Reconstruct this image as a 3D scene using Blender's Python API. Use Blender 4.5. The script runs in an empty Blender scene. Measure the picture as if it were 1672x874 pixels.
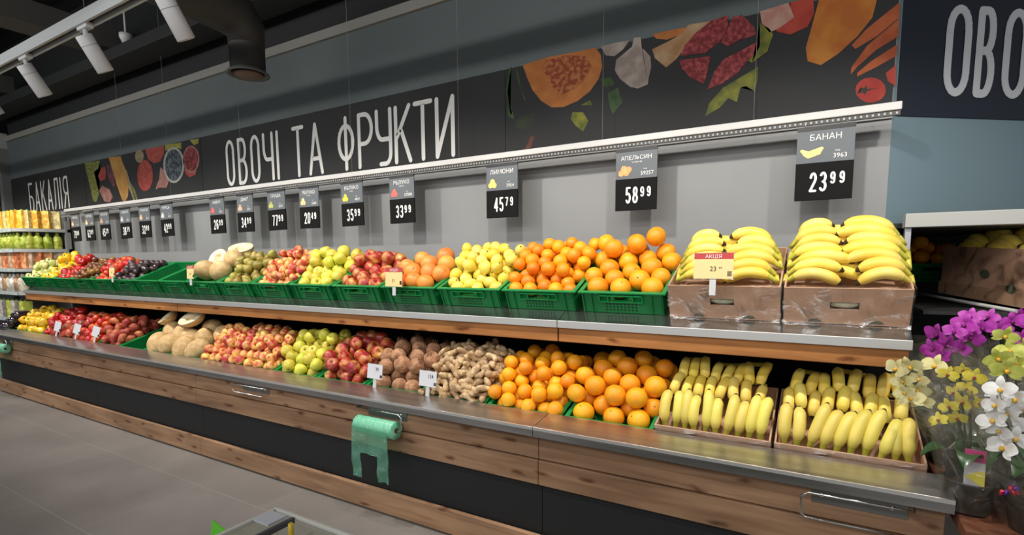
import bpy, bmesh, math, random
import numpy as np
from mathutils import Vector, Matrix, Euler
random.seed(7); np.random.seed(7)
S = bpy.context.scene; C = S.collection
FLOOR = -1.35            # everything is laid out with the camera height as zero, then lifted by 1.35 m at the end
# ------------------------------------------------------------------ camera
cam = bpy.data.cameras.new('camera'); cam.sensor_width = 36; cam.lens = 850*36/1672
cam.shift_y = (517.4-437)/1672; cam.clip_start = .05; cam.clip_end = 60
co = bpy.data.objects.new('camera', cam); C.objects.link(co); S.camera = co
yaw, pit, rol = (math.radians(a) for a in (-30.3214, -6.0677, -.3612))
fw = Vector((math.sin(yaw)*math.cos(pit), math.cos(yaw)*math.cos(pit), math.sin(pit)))
rt = Vector((math.cos(yaw), -math.sin(yaw), 0)); up = rt.cross(fw)
r2 = rt*math.cos(rol)+up*math.sin(rol); u2 = -rt*math.sin(rol)+up*math.cos(rol)
m = Matrix((r2, u2, -fw)).transposed().to_4x4(); co.matrix_world = m
# ------------------------------------------------------------------ world, exposure, lights
W = bpy.data.worlds.new('world'); S.world = W; W.use_nodes = True
W.node_tree.nodes['Background'].inputs[0].default_value = (.93, .96, 1, 1)
W.node_tree.nodes['Background'].inputs[1].default_value = .40
vs = S.view_settings; vs.view_transform = 'Standard'; vs.look = 'None'; vs.gamma = 1; vs.use_curve_mapping = False
vs.exposure = 0.0
SPOT_W = 50; STRIP_W = 58; HALL_W = 130
def area(name, loc, rot, sx, sy, e, col=(1, .97, .92)):
    l = bpy.data.lights.new(name, 'AREA'); l.shape = 'RECTANGLE'; l.size = sx; l.size_y = sy; l.energy = e; l.color = col
    o = bpy.data.objects.new(name, l); C.objects.link(o); o.location = loc; o.rotation_euler = rot; return o
# the store's linear ceiling luminaires behind the camera
area('linear_light', (-3, -.25, 1.62), (math.radians(78), 0, 0), 11, .06, STRIP_W)
area('hall_light', (-3, -2.6, 1.9), (math.radians(35), 0, 0), 10, .8, HALL_W, (1, .98, .95))
# ------------------------------------------------------------------ materials
MT = {}
def mat(name, col=(.5, .5, .5), rough=.5, metal=0, spec=.5, coat=0, nscale=0, ncol=None, nfac=.5, bump=0, bscale=40, var=0, hue=0, stretch=None, emit=0, subsurf=0, detail=3, lo=.4, hi=.65):
    if name in MT: return MT[name]
    M = bpy.data.materials.new(name); M.use_nodes = True; nt = M.node_tree; N = nt.nodes; L = nt.links
    b = N['Principled BSDF']; b.inputs['Base Color'].default_value = (*col, 1)
    b.inputs['Roughness'].default_value = rough; b.inputs['Metallic'].default_value = metal
    b.inputs['Specular IOR Level'].default_value = spec; b.inputs['Coat Weight'].default_value = coat
    if subsurf: b.inputs['Subsurface Weight'].default_value = subsurf; b.inputs['Subsurface Radius'].default_value = (.02, .01, .004); b.inputs['Subsurface Scale'].default_value = .4
    if emit: b.inputs['Emission Color'].default_value = (*col, 1); b.inputs['Emission Strength'].default_value = emit
    tc = N.new('ShaderNodeTexCoord'); mp = N.new('ShaderNodeMapping'); L.new(tc.outputs['Object'], mp.inputs[0])
    if stretch: mp.inputs['Scale'].default_value = stretch
    oi = N.new('ShaderNodeObjectInfo')
    if var or hue or ncol: 
        ad = N.new('ShaderNodeVectorMath'); ad.operation = 'ADD'; sc_ = N.new('ShaderNodeMath'); sc_.operation = 'MULTIPLY'; sc_.inputs[1].default_value = 37
        L.new(oi.outputs['Random'], sc_.inputs[0]); L.new(mp.outputs[0], ad.inputs[0]); L.new(sc_.outputs[0], ad.inputs[1]); vec = ad.outputs[0]
    else: vec = mp.outputs[0]
    last = None
    if ncol:
        n = N.new('ShaderNodeTexNoise'); n.inputs['Scale'].default_value = nscale; n.inputs['Detail'].default_value = detail; L.new(vec, n.inputs['Vector'])
        r = N.new('ShaderNodeValToRGB'); r.color_ramp.elements[0].position = lo; r.color_ramp.elements[1].position = hi
        r.color_ramp.elements[0].color = (*col, 1); r.color_ramp.elements[1].color = (*ncol, 1); L.new(n.outputs['Fac'], r.inputs[0]); last = r.outputs[0]
    if var or hue:
        h = N.new('ShaderNodeHueSaturation'); mv = N.new('ShaderNodeMapRange'); L.new(oi.outputs['Random'], mv.inputs[0])
        mv.inputs[3].default_value = 1-var; mv.inputs[4].default_value = 1+var; L.new(mv.outputs[0], h.inputs['Value'])
        mh = N.new('ShaderNodeMapRange'); L.new(oi.outputs['Random'], mh.inputs[0]); mh.inputs[3].default_value = .5-hue; mh.inputs[4].default_value = .5+hue; L.new(mh.outputs[0], h.inputs['Hue'])
        if last: L.new(last, h.inputs['Color'])
        else: h.inputs['Color'].default_value = (*col, 1)
        last = h.outputs[0]
    if last: L.new(last, b.inputs['Base Color'])
    if bump:
        n2 = N.new('ShaderNodeTexNoise'); n2.inputs['Scale'].default_value = bscale; n2.inputs['Detail'].default_value = 3; L.new(mp.outputs[0], n2.inputs['Vector'])
        bp = N.new('ShaderNodeBump'); bp.inputs['Strength'].default_value = bump; bp.inputs['Distance'].default_value = .01; L.new(n2.outputs['Fac'], bp.inputs['Height']); L.new(bp.outputs[0], b.inputs['Normal'])
    MT[name] = M; return M
def woodmat(name, c1, c2, c3, knots=True, off=0):
    M = bpy.data.materials.new(name); M.use_nodes = True; nt = M.node_tree; N = nt.nodes; L = nt.links; b = N['Principled BSDF']
    b.inputs['Roughness'].default_value = .55; b.inputs['Specular IOR Level'].default_value = .3
    tc = N.new('ShaderNodeTexCoord'); mp = N.new('ShaderNodeMapping'); mp.inputs['Scale'].default_value = (1.3, 9, 16); mp.inputs['Location'].default_value = (off, off, off*.37); L.new(tc.outputs['Object'], mp.inputs[0])
    n = N.new('ShaderNodeTexNoise'); n.inputs['Scale'].default_value = 1.6; n.inputs['Detail'].default_value = 6; n.inputs['Distortion'].default_value = .6; L.new(mp.outputs[0], n.inputs['Vector'])
    r = N.new('ShaderNodeValToRGB'); e = r.color_ramp.elements; e[0].position = .3; e[0].color = (*c1, 1); e[1].position = .62; e[1].color = (*c2, 1); L.new(n.outputs['Fac'], r.inputs[0])
    # broad plank to plank tone
    mp3 = N.new('ShaderNodeMapping'); mp3.inputs['Scale'].default_value = (.9, .4, 4); mp3.inputs['Location'].default_value = (off*2, 0, 3); L.new(tc.outputs['Object'], mp3.inputs[0])
    n3 = N.new('ShaderNodeTexNoise'); n3.inputs['Scale'].default_value = 2.2; n3.inputs['Detail'].default_value = 2; L.new(mp3.outputs[0], n3.inputs['Vector'])
    mr = N.new('ShaderNodeMapRange'); mr.inputs[1].default_value = .35; mr.inputs[2].default_value = .65; mr.inputs[3].default_value = .82; mr.inputs[4].default_value = 1.15; L.new(n3.outputs['Fac'], mr.inputs[0])
    mx = N.new('ShaderNodeMix'); mx.data_type = 'RGBA'; mx.blend_type = 'MULTIPLY'; mx.inputs[0].default_value = 1; L.new(r.outputs[0], mx.inputs[6]); L.new(mr.outputs[0], mx.inputs[7]); out = mx.outputs[2]
    if knots:
        mp2 = N.new('ShaderNodeMapping'); mp2.inputs['Scale'].default_value = (2.6, 1, 9); mp2.inputs['Location'].default_value = (off*1.7, .3, off); L.new(tc.outputs['Object'], mp2.inputs[0])
        sx = N.new('ShaderNodeSeparateXYZ'); cx = N.new('ShaderNodeCombineXYZ'); L.new(mp2.outputs[0], sx.inputs[0]); L.new(sx.outputs[0], cx.inputs[0]); L.new(sx.outputs[2], cx.inputs[1])
        v = N.new('ShaderNodeTexVoronoi'); v.voronoi_dimensions = '2D'; v.inputs['Scale'].default_value = 1.0; v.inputs['Randomness'].default_value = 1; nk = N.new('ShaderNodeTexNoise'); nk.inputs['Scale'].default_value = 9; nk.inputs['Detail'].default_value = 3; L.new(tc.outputs['Object'], nk.inputs['Vector']); av = N.new('ShaderNodeVectorMath'); av.operation = 'MULTIPLY_ADD'; av.inputs[1].default_value = (.35, .35, 0); L.new(nk.outputs['Color'], av.inputs[0]); L.new(cx.outputs[0], av.inputs[2]); L.new(av.outputs[0], v.inputs['Vector'])
        r2_ = N.new('ShaderNodeValToRGB'); e = r2_.color_ramp.elements; e[0].position = .03; e[0].color = (*c3, 1); e[1].position = .13; e[1].color = (1, 1, 1, 1); L.new(v.outputs['Distance'], r2_.inputs[0])
        m2 = N.new('ShaderNodeMix'); m2.data_type = 'RGBA'; m2.blend_type = 'MULTIPLY'; m2.inputs[0].default_value = .85; L.new(out, m2.inputs[6]); L.new(r2_.outputs[0], m2.inputs[7]); out = m2.outputs[2]
    L.new(out, b.inputs['Base Color'])
    bp = N.new('ShaderNodeBump'); bp.inputs['Strength'].default_value = .15; bp.inputs['Distance'].default_value = .004; L.new(n.outputs['Fac'], bp.inputs['Height']); L.new(bp.outputs[0], b.inputs['Normal'])
    MT[name] = M; return M
def filmmat(name, tint=(1, 1, 1), lo=.05, hi=.55, scale=9, gcol=(1, 1, 1), diff=0, rough=.12, a=.45, bb=.8, dcol=(1,1,1)):
    M = bpy.data.materials.new(name); M.use_nodes = True; nt = M.node_tree; N = nt.nodes; L = nt.links; N.remove(N['Principled BSDF'])
    out = N['Material Output']; t = N.new('ShaderNodeBsdfTransparent'); t.inputs[0].default_value = (*tint, 1)
    g = N.new('ShaderNodeBsdfGlossy'); g.inputs['Roughness'].default_value = rough; g.inputs[0].default_value = (*gcol, 1)
    tc = N.new('ShaderNodeTexCoord'); n = N.new('ShaderNodeTexNoise'); n.inputs['Scale'].default_value = scale; n.inputs['Detail'].default_value = 5; n.inputs['Distortion'].default_value = 2.5
    L.new(tc.outputs['Object'], n.inputs['Vector'])
    mr = N.new('ShaderNodeMapRange'); mr.inputs[1].default_value = a; mr.inputs[2].default_value = bb; mr.inputs[3].default_value = lo; mr.inputs[4].default_value = hi; L.new(n.outputs['Fac'], mr.inputs[0])
    bp = N.new('ShaderNodeBump'); bp.inputs['Strength'].default_value = .9; bp.inputs['Distance'].default_value = .02; L.new(n.outputs['Fac'], bp.inputs['Height']); L.new(bp.outputs[0], g.inputs['Normal'])
    mx = N.new('ShaderNodeMixShader'); L.new(mr.outputs[0], mx.inputs[0]); L.new(t.outputs[0], mx.inputs[1]); L.new(g.outputs[0], mx.inputs[2]); o = mx.outputs[0]
    if diff:
        d = N.new('ShaderNodeBsdfDiffuse'); d.inputs[0].default_value = (*dcol, 1); m2 = N.new('ShaderNodeMixShader'); m2.inputs[0].default_value = diff; L.new(o, m2.inputs[1]); L.new(d.outputs[0], m2.inputs[2]); o = m2.outputs[0]
    L.new(o, out.inputs[0]); MT[name] = M; return M
wood_a = woodmat('pale_pine_boards', (.27, .15, .085), (.42, .25, .145), (.32, .2, .15), off=1.1)
wood_b = woodmat('warm_pine_fascia', (.27, .105, .032), (.45, .19, .058), (.3, .16, .1), off=5.3)
steel_up = None
steel = mat('brushed_steel', (.6, .59, .58), .3, .95, nscale=3, ncol=(.46, .45, .44), stretch=(.6, 8, 8), bump=.12, bscale=5)
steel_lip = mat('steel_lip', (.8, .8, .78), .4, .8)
chrome = mat('chrome', (.75, .75, .74), .15, 1)
dark_panel = mat('anthracite_laminate', (.022, .024, .026), .6, spec=.3)
black = mat('black_plastic', (.012, .012, .013), .45)
void = mat('matt_black', (.01, .01, .01), .9, spec=.1)
white_lac = mat('white_lacquer', (.62, .63, .65), .4)
rail_m = mat('rail_aluminium', (.55, .55, .54), .4)
green_c = mat('green_crate_plastic', (.003, .15, .035), .4, spec=.4, nscale=6, ncol=(.005, .19, .045))
green_rim = mat('green_crate_rim', (.006, .25, .06), .35)
steel_up = mat('polished_steel_shelf', (.5, .51, .5), .13, .95, nscale=3, ncol=(.42, .43, .42), stretch=(.6, 8, 8))
green_dk = mat('green_crate_slots', (.002, .03, .008), .7)
carton = mat('brown_cardboard', (.47, .28, .18), .75, spec=.2, nscale=8, ncol=(.53, .33, .22), bump=.08, bscale=60)
carton_in = mat('carton_inside', (.28, .16, .1), .85, spec=.1)
film = filmmat('clear_film', lo=.05, hi=.62, a=.5, bb=.74, scale=7)
sleeve_m = filmmat('clear_sleeve', lo=.025, hi=.3, scale=10, diff=.04, dcol=(.6, .6, .45))
bag_green = filmmat('green_bag_film', (.55, .9, .72), .08, .4, 14, (.7, 1, .85), diff=.34, dcol=(.25, .66, .46))
acrylic = filmmat('clear_acrylic', (.9, .93, .9), .06, .12, 2)
banner_m = mat('banner_charcoal', (.022, .023, .024), .65, spec=.25, nscale=1.2, ncol=(.028, .029, .031))
banner_n = mat('banner_navy', (.014, .019, .03), .6, spec=.3)
letter_m = mat('letter_pale_grey', (.68, .68, .66), .6)
price_w = mat('price_white', (.82, .82, .8), .5)
tag_grey = mat('tag_slate', (.12, .135, .15), .45, spec=.4)
tag_black = mat('tag_black', (.008, .008, .008), .7, spec=.12)
paper_y = mat('promo_yellow_card', (.85, .62, .22), .5)
paper_r = mat('promo_red_card', (.55, .04, .05), .5)
paper_w = mat('white_card', (.72, .73, .78), .4)
clearpl = filmmat('clear_holder', lo=.08, hi=.25, scale=5)
ink = mat('dark_ink', (.02, .02, .025), .6)
# ------------------------------------------------------------------ mesh helpers
def bm_box(bm, x0, x1, y0, y1, z0, z1, M=None, bev=0, mi=0):
    g = bmesh.ops.create_cube(bm, size=1); vs_ = g['verts']
    for v in vs_: v.co = Vector((x0+(v.co.x+.5)*(x1-x0), y0+(v.co.y+.5)*(y1-y0), z0+(v.co.z+.5)*(z1-z0)))
    fs = set(f for v in vs_ for f in v.link_faces)
    for f in fs: f.material_index = mi
    if bev:
        r = bmesh.ops.bevel(bm, geom=list(set(e for v in vs_ for e in v.link_edges)), offset=bev, segments=2, affect='EDGES', profile=.5)
        vs_ = list(set(v for v in r['verts'])|set(v for v in vs_ if v.is_valid))
    if M:
        for v in vs_:
            if v.is_valid: v.co = M @ v.co
    return vs_
def box(x0, x1, y0, y1, z0, z1, **k):
    bm = bmesh.new(); bm_box(bm, x0, x1, y0, y1, z0, z1, **k); return bm
def bm_tube(bm, pts, rad, n=8, cap=True, mi=0, flat=None):
    pts = [Vector(p) for p in pts]; R = rad if isinstance(rad, (list, tuple)) else [rad]*len(pts)
    rings = []; prev = None
    for i, p in enumerate(pts):
        t = (pts[min(i+1, len(pts)-1)]-pts[max(i-1, 0)]).normalized()
        if prev is None:
            a = Vector((0, 0, 1)) if abs(t.z) < .9 else Vector((1, 0, 0)); u = t.cross(a).normalized()
        else:
            u = (prev - t*prev.dot(t)).normalized()
        prev = u; w = t.cross(u)
        rings.append([bm.verts.new(p+(u*math.cos(2*math.pi*k/n)+w*math.sin(2*math.pi*k/n))*R[i]) for k in range(n)])
    for i in range(len(rings)-1):
        for k in range(n):
            f = bm.faces.new((rings[i][k], rings[i][(k+1) % n], rings[i+1][(k+1) % n], rings[i+1][k])); f.smooth = True
            f.material_index = mi[i] if isinstance(mi, (list, tuple)) else mi
    if cap:
        for rr, ii in ((rings[0][::-1], 0), (rings[-1], -1)):
            f = bm.faces.new(rr); f.material_index = mi[ii] if isinstance(mi, (list, tuple)) else mi
    return rings
def tube(pts, rad, **k):
    bm = bmesh.new(); bm_tube(bm, pts, rad, **k); return bm
def bm_lathe(bm, prof, n=16, mi=None, M=None):
    rings = []
    for r, z in prof:
        if r < 1e-5: rings.append([bm.verts.new((0, 0, z))])
        else: rings.append([bm.verts.new((r*math.cos(2*math.pi*k/n), r*math.sin(2*math.pi*k/n), z)) for k in range(n)])
    for i in range(len(rings)-1):
        A, B = rings[i], rings[i+1]
        for k in range(n):
            q = [A[k % len(A)], A[(k+1) % len(A)], B[(k+1) % len(B)], B[k % len(B)]]; q2 = []
            for v in q:
                if v not in q2: q2.append(v)
            if len(q2) > 2:
                f = bm.faces.new(q2); f.smooth = True
                if mi: f.material_index = mi[i]
    if M:
        for rr in rings:
            for v in rr: v.co = M @ v.co
    return rings
def lathe(prof, **k):
    bm = bmesh.new(); bm_lathe(bm, prof, **k); return bm
def bm_poly(bm, pts, mi=0):
    f = bm.faces.new([bm.verts.new(p) for p in pts]); f.material_index = mi; return f
def mesh(name, bm, mats):
    bmesh.ops.recalc_face_normals(bm, faces=bm.faces)
    me = bpy.data.meshes.new(name); bm.to_mesh(me); bm.free()
    for q in (mats if isinstance(mats, (list, tuple)) else [mats]): me.materials.append(q)
    return me
def tag(o, label=None, cat=None, group=None, kind=None):
    if label: o['label'] = label
    if cat: o['category'] = cat
    if group: o['group'] = group
    if kind: o['kind'] = kind
    return o
def obj(name, bm, m_, parent=None, loc=(0, 0, 0), rot=(0, 0, 0)):
    me = bm if isinstance(bm, bpy.types.Mesh) else mesh(name, bm, m_)
    o = bpy.data.objects.new(name, me); C.objects.link(o); o.location = loc; o.rotation_euler = rot
    if parent: o.parent = parent
    return o
def thing(name, label, cat, loc=(0, 0, 0), rot=(0, 0, 0), group=None):
    o = bpy.data.objects.new(name, None); C.objects.link(o); o.empty_display_size = .05; o.location = loc; o.rotation_euler = rot
    return tag(o, label, cat, group)
def struct(name, bm, m_, **k): return tag(obj(name, bm, m_, **k), kind='structure')
KIDS = {}
def kid(o): return list(KIDS.get(o.name, ()))
def dup(root, loc, rot=None, label=None, group=None):
    r = root.copy(); C.objects.link(r); r.location = loc
    if rot is not None: r.rotation_euler = rot
    if label: r['label'] = label
    if group: r['group'] = group
    for ch in [c for c in root.children]:
        c = ch.copy(); C.objects.link(c); c.parent = r
        for g in ch.children:
            d = g.copy(); C.objects.link(d); d.parent = c
    return r
# ------------------------------------------------------------------ stroke lettering
def arc(cx, cy, rx, ry, a0, a1, n=10): return [(cx+rx*math.cos(math.radians(a0+(a1-a0)*i/n)), cy+ry*math.sin(math.radians(a0+(a1-a0)*i/n))) for i in range(n+1)]
def ell(cx, cy, rx, ry, n=20): return arc(cx, cy, rx, ry, 0, 360, n)
OO = arc(.5, .76, .5, .24, 0, 180)+arc(.5, .24, .5, .24, 180, 360)+[(1, .76)]
NINE = [arc(.5, .7, .46, .3, 0, 360, 18), [(.96, .7), (.94, .3)]+arc(.5, .24, .44, .24, 0, -150)]
GL = {'О': [OO], '0': [OO], 'В': [[(0, 0), (0, 1), (.5, 1)]+arc(.5, .76, .42, .24, 90, -90)+[(0, .52)], [(.5, .52)]+arc(.5, .26, .5, .26, 90, -90)+[(0, 0)]],
 'Ч': [[(0, 1), (0, .7)]+arc(.4, .7, .4, .26, 180, 270)+[(1, .44)], [(1, 1), (1, 0)]], 'І': [[(.5, 0), (.5, 1)]], 'Т': [[(0, 1), (1, 1)], [(.5, 1), (.5, 0)]],
 'А': [[(0, 0), (.5, 1), (1, 0)], [(.15, .3), (.85, .3)]], 'Ф': [[(.5, 0), (.5, 1)], ell(.5, .52, .5, .33)], 'Р': [[(0, 0), (0, 1), (.45, 1)]+arc(.45, .72, .55, .28, 90, -90)+[(0, .44)]],
 'У': [[(0, 1), (0, .72)]+arc(.4, .72, .4, .26, 180, 270)+[(1, .46)], [(1, 1), (1, .2)]+arc(.62, .2, .38, .2, 0, -90)+[(.25, 0)]],
 'К': [[(0, 0), (0, 1)], [(.95, 1), (.08, .46)], [(.33, .62), (1, 0)]], 'И': [[(0, 1), (0, 0), (1, 1), (1, 0)]], 'Н': [[(0, 0), (0, 1)], [(1, 0), (1, 1)], [(0, .5), (1, .5)]],
 'Б': [[(.9, 1), (0, 1), (0, 0), (.5, 0)]+arc(.5, .27, .5, .27, -90, 90)+[(0, .54)]], 'Л': [[(0, 0), (.16, .12), (.27, 1), (1, 1), (1, 0)]],
 'Я': [[(1, 0), (1, 1), (.5, 1)]+arc(.5, .73, .45, .27, 90, 270)+[(1, .46)], [(.5, .46), (0, 0)]],
 '1': [[(.2, .8), (.6, 1), (.6, 0)]], '2': [arc(.5, .72, .46, .28, 170, -30)+[(0, 0), (1, 0)]], '3': [arc(.5, .75, .44, .25, 150, -90)+arc(.5, .25, .5, .25, 90, -150)],
 '4': [[(.75, 0), (.75, 1), (0, .28), (1, .28)]], '5': [[(.92, 1), (.14, 1), (.08, .56)]+arc(.5, .31, .48, .31, 120, -150)], '7': [[(0, 1), (1, 1), (.35, 0)]],
 '8': [ell(.5, .76, .4, .24), ell(.5, .26, .5, .26)], '9': NINE, '6': [[(1-x, 1-y) for x, y in s] for s in NINE]}
def bm_stroke(bm, pts, w, y=0, n=8):
    P = [Vector((p[0], 0, p[1])) for p in pts]
    for a, b in zip(P, P[1:]):
        d = b-a
        if d.length < 1e-6: continue
        s = Vector((-d.z, 0, d.x)).normalized()*w/2
        bm.faces.new([bm.verts.new((q.x, y, q.z)) for q in (a-s, b-s, b+s, a+s)]); y -= .00006
    for a in (P[0], P[-1])+tuple(P[1:-1]):
        bm.faces.new([bm.verts.new((a.x+w/2*math.cos(2*math.pi*k/n), y, a.z+w/2*math.sin(2*math.pi*k/n))) for k in range(n)]); y -= .00006
def bm_glyph(bm, ch, x, z, w, h, t, y=0):
    for s in GL[ch]: bm_stroke(bm, [(x+t/2+px*(w-t), z+t/2+pz*(h-t)) for px, pz in s], t, y)
def textmesh(s, size, m_, name='lettering', parent=None, loc=(0, 0, 0), rot=(math.radians(90), 0, 0), align='CENTER', wx=1):
    cu = bpy.data.curves.new('t', 'FONT'); cu.body = s; cu.size = size; cu.align_x = align; cu.resolution_u = 2
    to = bpy.data.objects.new('t', cu); C.objects.link(to); dg = bpy.context.evaluated_depsgraph_get()
    me = bpy.data.meshes.new_from_object(to.evaluated_get(dg)); bpy.data.objects.remove(to)
    me.materials.clear(); me.materials.append(m_)
    o = bpy.data.objects.new(name, me); C.objects.link(o); o.location = loc; o.rotation_euler = rot; o.scale = (wx, 1, 1)
    if parent: o.parent = parent
    return o
# ------------------------------------------------------------------ room shell
def floormat():
    M = bpy.data.materials.new('grey_floor_tile'); M.use_nodes = True; nt = M.node_tree; N = nt.nodes; L = nt.links; b = N['Principled BSDF']
    tc = N.new('ShaderNodeTexCoord'); br = N.new('ShaderNodeTexBrick'); br.inputs['Scale'].default_value = 1; br.inputs['Brick Width'].default_value = 1.2; br.inputs['Row Height'].default_value = .6
    br.inputs['Mortar Size'].default_value = .0025; br.inputs['Color1'].default_value = (.235, .215, .2, 1); br.inputs['Color2'].default_value = (.22, .2, .188, 1); br.inputs['Mortar'].default_value = (.31, .29, .27, 1)
    mp = N.new('ShaderNodeMapping'); mp.inputs['Location'].default_value = (.2, .13, 0); L.new(tc.outputs['Object'], mp.inputs[0]); L.new(mp.outputs[0], br.inputs['Vector'])
    n = N.new('ShaderNodeTexNoise'); n.inputs['Scale'].default_value = 1.6; n.inputs['Detail'].default_value = 5; L.new(mp.outputs[0], n.inputs['Vector'])
    mr = N.new('ShaderNodeMapRange'); mr.inputs[1].default_value = .3; mr.inputs[2].default_value = .7; mr.inputs[3].default_value = .8; mr.inputs[4].default_value = 1.15; L.new(n.outputs['Fac'], mr.inputs[0])
    mx = N.new('ShaderNodeMix'); mx.data_type = 'RGBA'; mx.blend_type = 'MULTIPLY'; mx.inputs[0].default_value = 1; L.new(br.outputs[0], mx.inputs[6]); L.new(mr.outputs[0], mx.inputs[7]); L.new(mx.outputs[2], b.inputs['Base Color'])
    b.inputs['Roughness'].default_value = .5; b.inputs['Specular IOR Level'].default_value = .35
    return M
struct('floor', box(-16, 5, -5, 6.5, FLOOR-.1, FLOOR), floormat())
struct('ceiling', box(-16, 5, -5, 6.5, 2.75, 2.85), mat('ceiling_black', (.012, .014, .015), .8))
wall_up = mat('wall_blue_grey', (.105, .13, .135), .7, nscale=1, ncol=(.115, .142, .147))
wall_lo = mat('wall_panel_grey', (.235, .243, .247), .5, nscale=2, ncol=(.255, .263, .267))
wall_dk = mat('wall_dark', (.012, .014, .015), .7)
WY = 2.75
struct('wall_back', box(-9.3, .24, WY, WY+.12, FLOOR, 1.62), wall_lo)
struct('trim_1', box(-9.3, .24, WY-.006, WY, 1.1, 1.60), wall_up)          # painted upper band of the wall
struct('trim_2', box(-9.3, .9, WY-.03, WY+.02, 1.60, 1.665), mat('soffit_strip', (.27, .265, .245), .6))
struct('wall_upper', box(-9.3, 2.5, WY+.02, WY+.1, 1.62, 2.75), wall_dk)
# angled wall beyond the corner
ang = math.atan2(.616, .788)
def AW(bmx): return bmx
blue = mat('wall_blue', (.145, .215, .25), .65, nscale=1, ncol=(.155, .225, .26))
struct('wall_right', box(0, 3.4, 0, .12, .15, 2.75), blue, loc=(.24, WY, 0), rot=(0, 0, ang))
struct('wall_left', box(-16, -15.9, -5, 6.5, FLOOR, 2.75), mat('far_grey', (.12, .13, .13), .8))
struct('wall_far', box(-16, -9.3, 5.2, 5.3, FLOOR, 2.75), mat('far_wall', (.33, .34, .34), .7))
# recess under the angled wall, where the side display stands
struct('wall_recess', box(.24, 2.4, 3.95, 4.05, FLOOR, .13), wall_dk)
struct('trim_3', box(.24, 2.4, 2.76, 4.05, .13, .15), wall_dk)
struct('wall_jamb', box(.2, .24, 2.87, 4.0, FLOOR, .13), wall_dk)
# grey joint lines of the wall panels, service strip under the banner
for x in (-7.1, -4.1, -1.1): pass
o = struct('trim_4', box(-9.3, .24, WY-.012, WY, .585, .63), mat('trim_grey', (.25, .255, .25), .5))
o = struct('trim_5', box(-8.2, .24, WY-.010, WY, -.08, -.045), mat('trim_grey_b', (.27, .275, .275), .5))
# corner column at the left end
t = thing('corner_column', 'tall grey metal corner column at the far left end of the back wall', 'column', (-9.32, 2.7, FLOOR))
obj('post', box(-.06, .02, -.05, .05, 0, 3.02, bev=.006), mat('column_grey', (.16, .17, .17), .5), t)
obj('capital', box(-.26, .03, -.07, .06, 2.86, 3.06, bev=.008), mat('column_cap', (.33, .34, .34), .5), t)
# ------------------------------------------------------------------ ceiling services
dkm = mat('duct_dark', (.02, .019, .018), .6, nscale=3, ncol=(.028, .025, .023)); bmm = mat('beam_grey', (.07, .068, .064), .7); bmd = mat('beam_dark', (.022, .025, .026), .7)
def beam(name, x0, x1, y0, y1, z0, z1, m_, label):
    tag(obj(name, box(x0, x1, y0, y1, z0, z1, bev=.006), m_), label, 'beam')
beam('ceiling_beam', -11.2, -11.0+.05, -3, 2.7, 2.25, 2.5, bmm, 'grey steel ceiling beam farthest left, running toward the back wall')
beam('ceiling_beam', -6.08, -5.78, -3, 2.58, 2.0, 2.2, bmm, 'grey steel ceiling beam above the track light nearest the left edge')
beam('ceiling_beam', -8.6, -8.3, -3, 2.58, 2.0, 2.2, bmm, 'grey ceiling beam just above the left corner column')
beam('ceiling_beam', -12, 3, 1.9, 2.0, 2.5, 2.62, bmd, 'long thin dark ceiling beam parallel to the back wall')
tag(obj('cable_tray', box(-14, 3, 2.42, 2.66, 1.83, 1.93, bev=.004), mat('tray_dark', (.012, .014, .015), .6)), 'long dark cable tray running along the top of the back wall', 'cable tray')
t = thing('ventilation_duct', 'dark round ventilation duct with a downward nozzle in front of the upper wall', 'duct', (-3.27, 2.2, 1.62))
obj('duct_pipe', tube([(0, -3.6, .02), (0, -1.2, .02), (0, -.5, .02), (0, -.25, .0), (0, -.08, -.05), (0, 0, -.13), (0, 0, -.22)], [.19, .19, .185, .17, .145, .12, .108], n=28), dkm, t)
bm = bmesh.new(); bm_lathe(bm, [(.108, -.21), (.106, -.37), (.1, -.37), (.1, -.21)], n=28); obj('nozzle', bm, dkm, t)
bm = bmesh.new(); bm_lathe(bm, [(.1, -.365), (.128, -.39), (.13, -.398), (.11, -.395), (.1, -.38)], n=28); obj('nozzle_ring', bm, mat('ring_grey', (.07, .07, .07), .4), t)
bm = bmesh.new(); bm_lathe(bm, [(0, -.415), (.05, -.415), (.085, -.402), (.09, -.394), (0, -.39)], n=28); obj('diffuser_disc', bm, mat('disc_brown', (.12, .075, .055), .6), t)
t = thing('smoke_detector', 'small white detector hanging among the dark ceiling beams', 'detector', (-5.35, 2.45, 1.98))
obj('detector_body', lathe([(0, -.05), (.03, -.045), (.05, 0), (.05, .03), (0, .03)], n=16), white_lac, t); obj('detector_stem', tube([(0, 0, .03), (0, 0, .32)], .008), white_lac, t)
t = thing('ceiling_lantern', 'small lit triangular panel glimpsed between dark ceiling beams', 'lamp', (-5.72, 2.5, 1.86))
bm = bmesh.new(); bm_poly(bm, [(0, 0, .1), (.02, 0, 0), (.16, 0, .02)]); r_ = bmesh.ops.extrude_face_region(bm, geom=bm.faces[:]); [setattr(v.co, 'y', .03) for v in r_['geom'] if isinstance(v, bmesh.types.BMVert)]
obj('glow_panel', bm, mat('lit_cream', (.6, .6, .38), .5, emit=.5), t)
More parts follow.
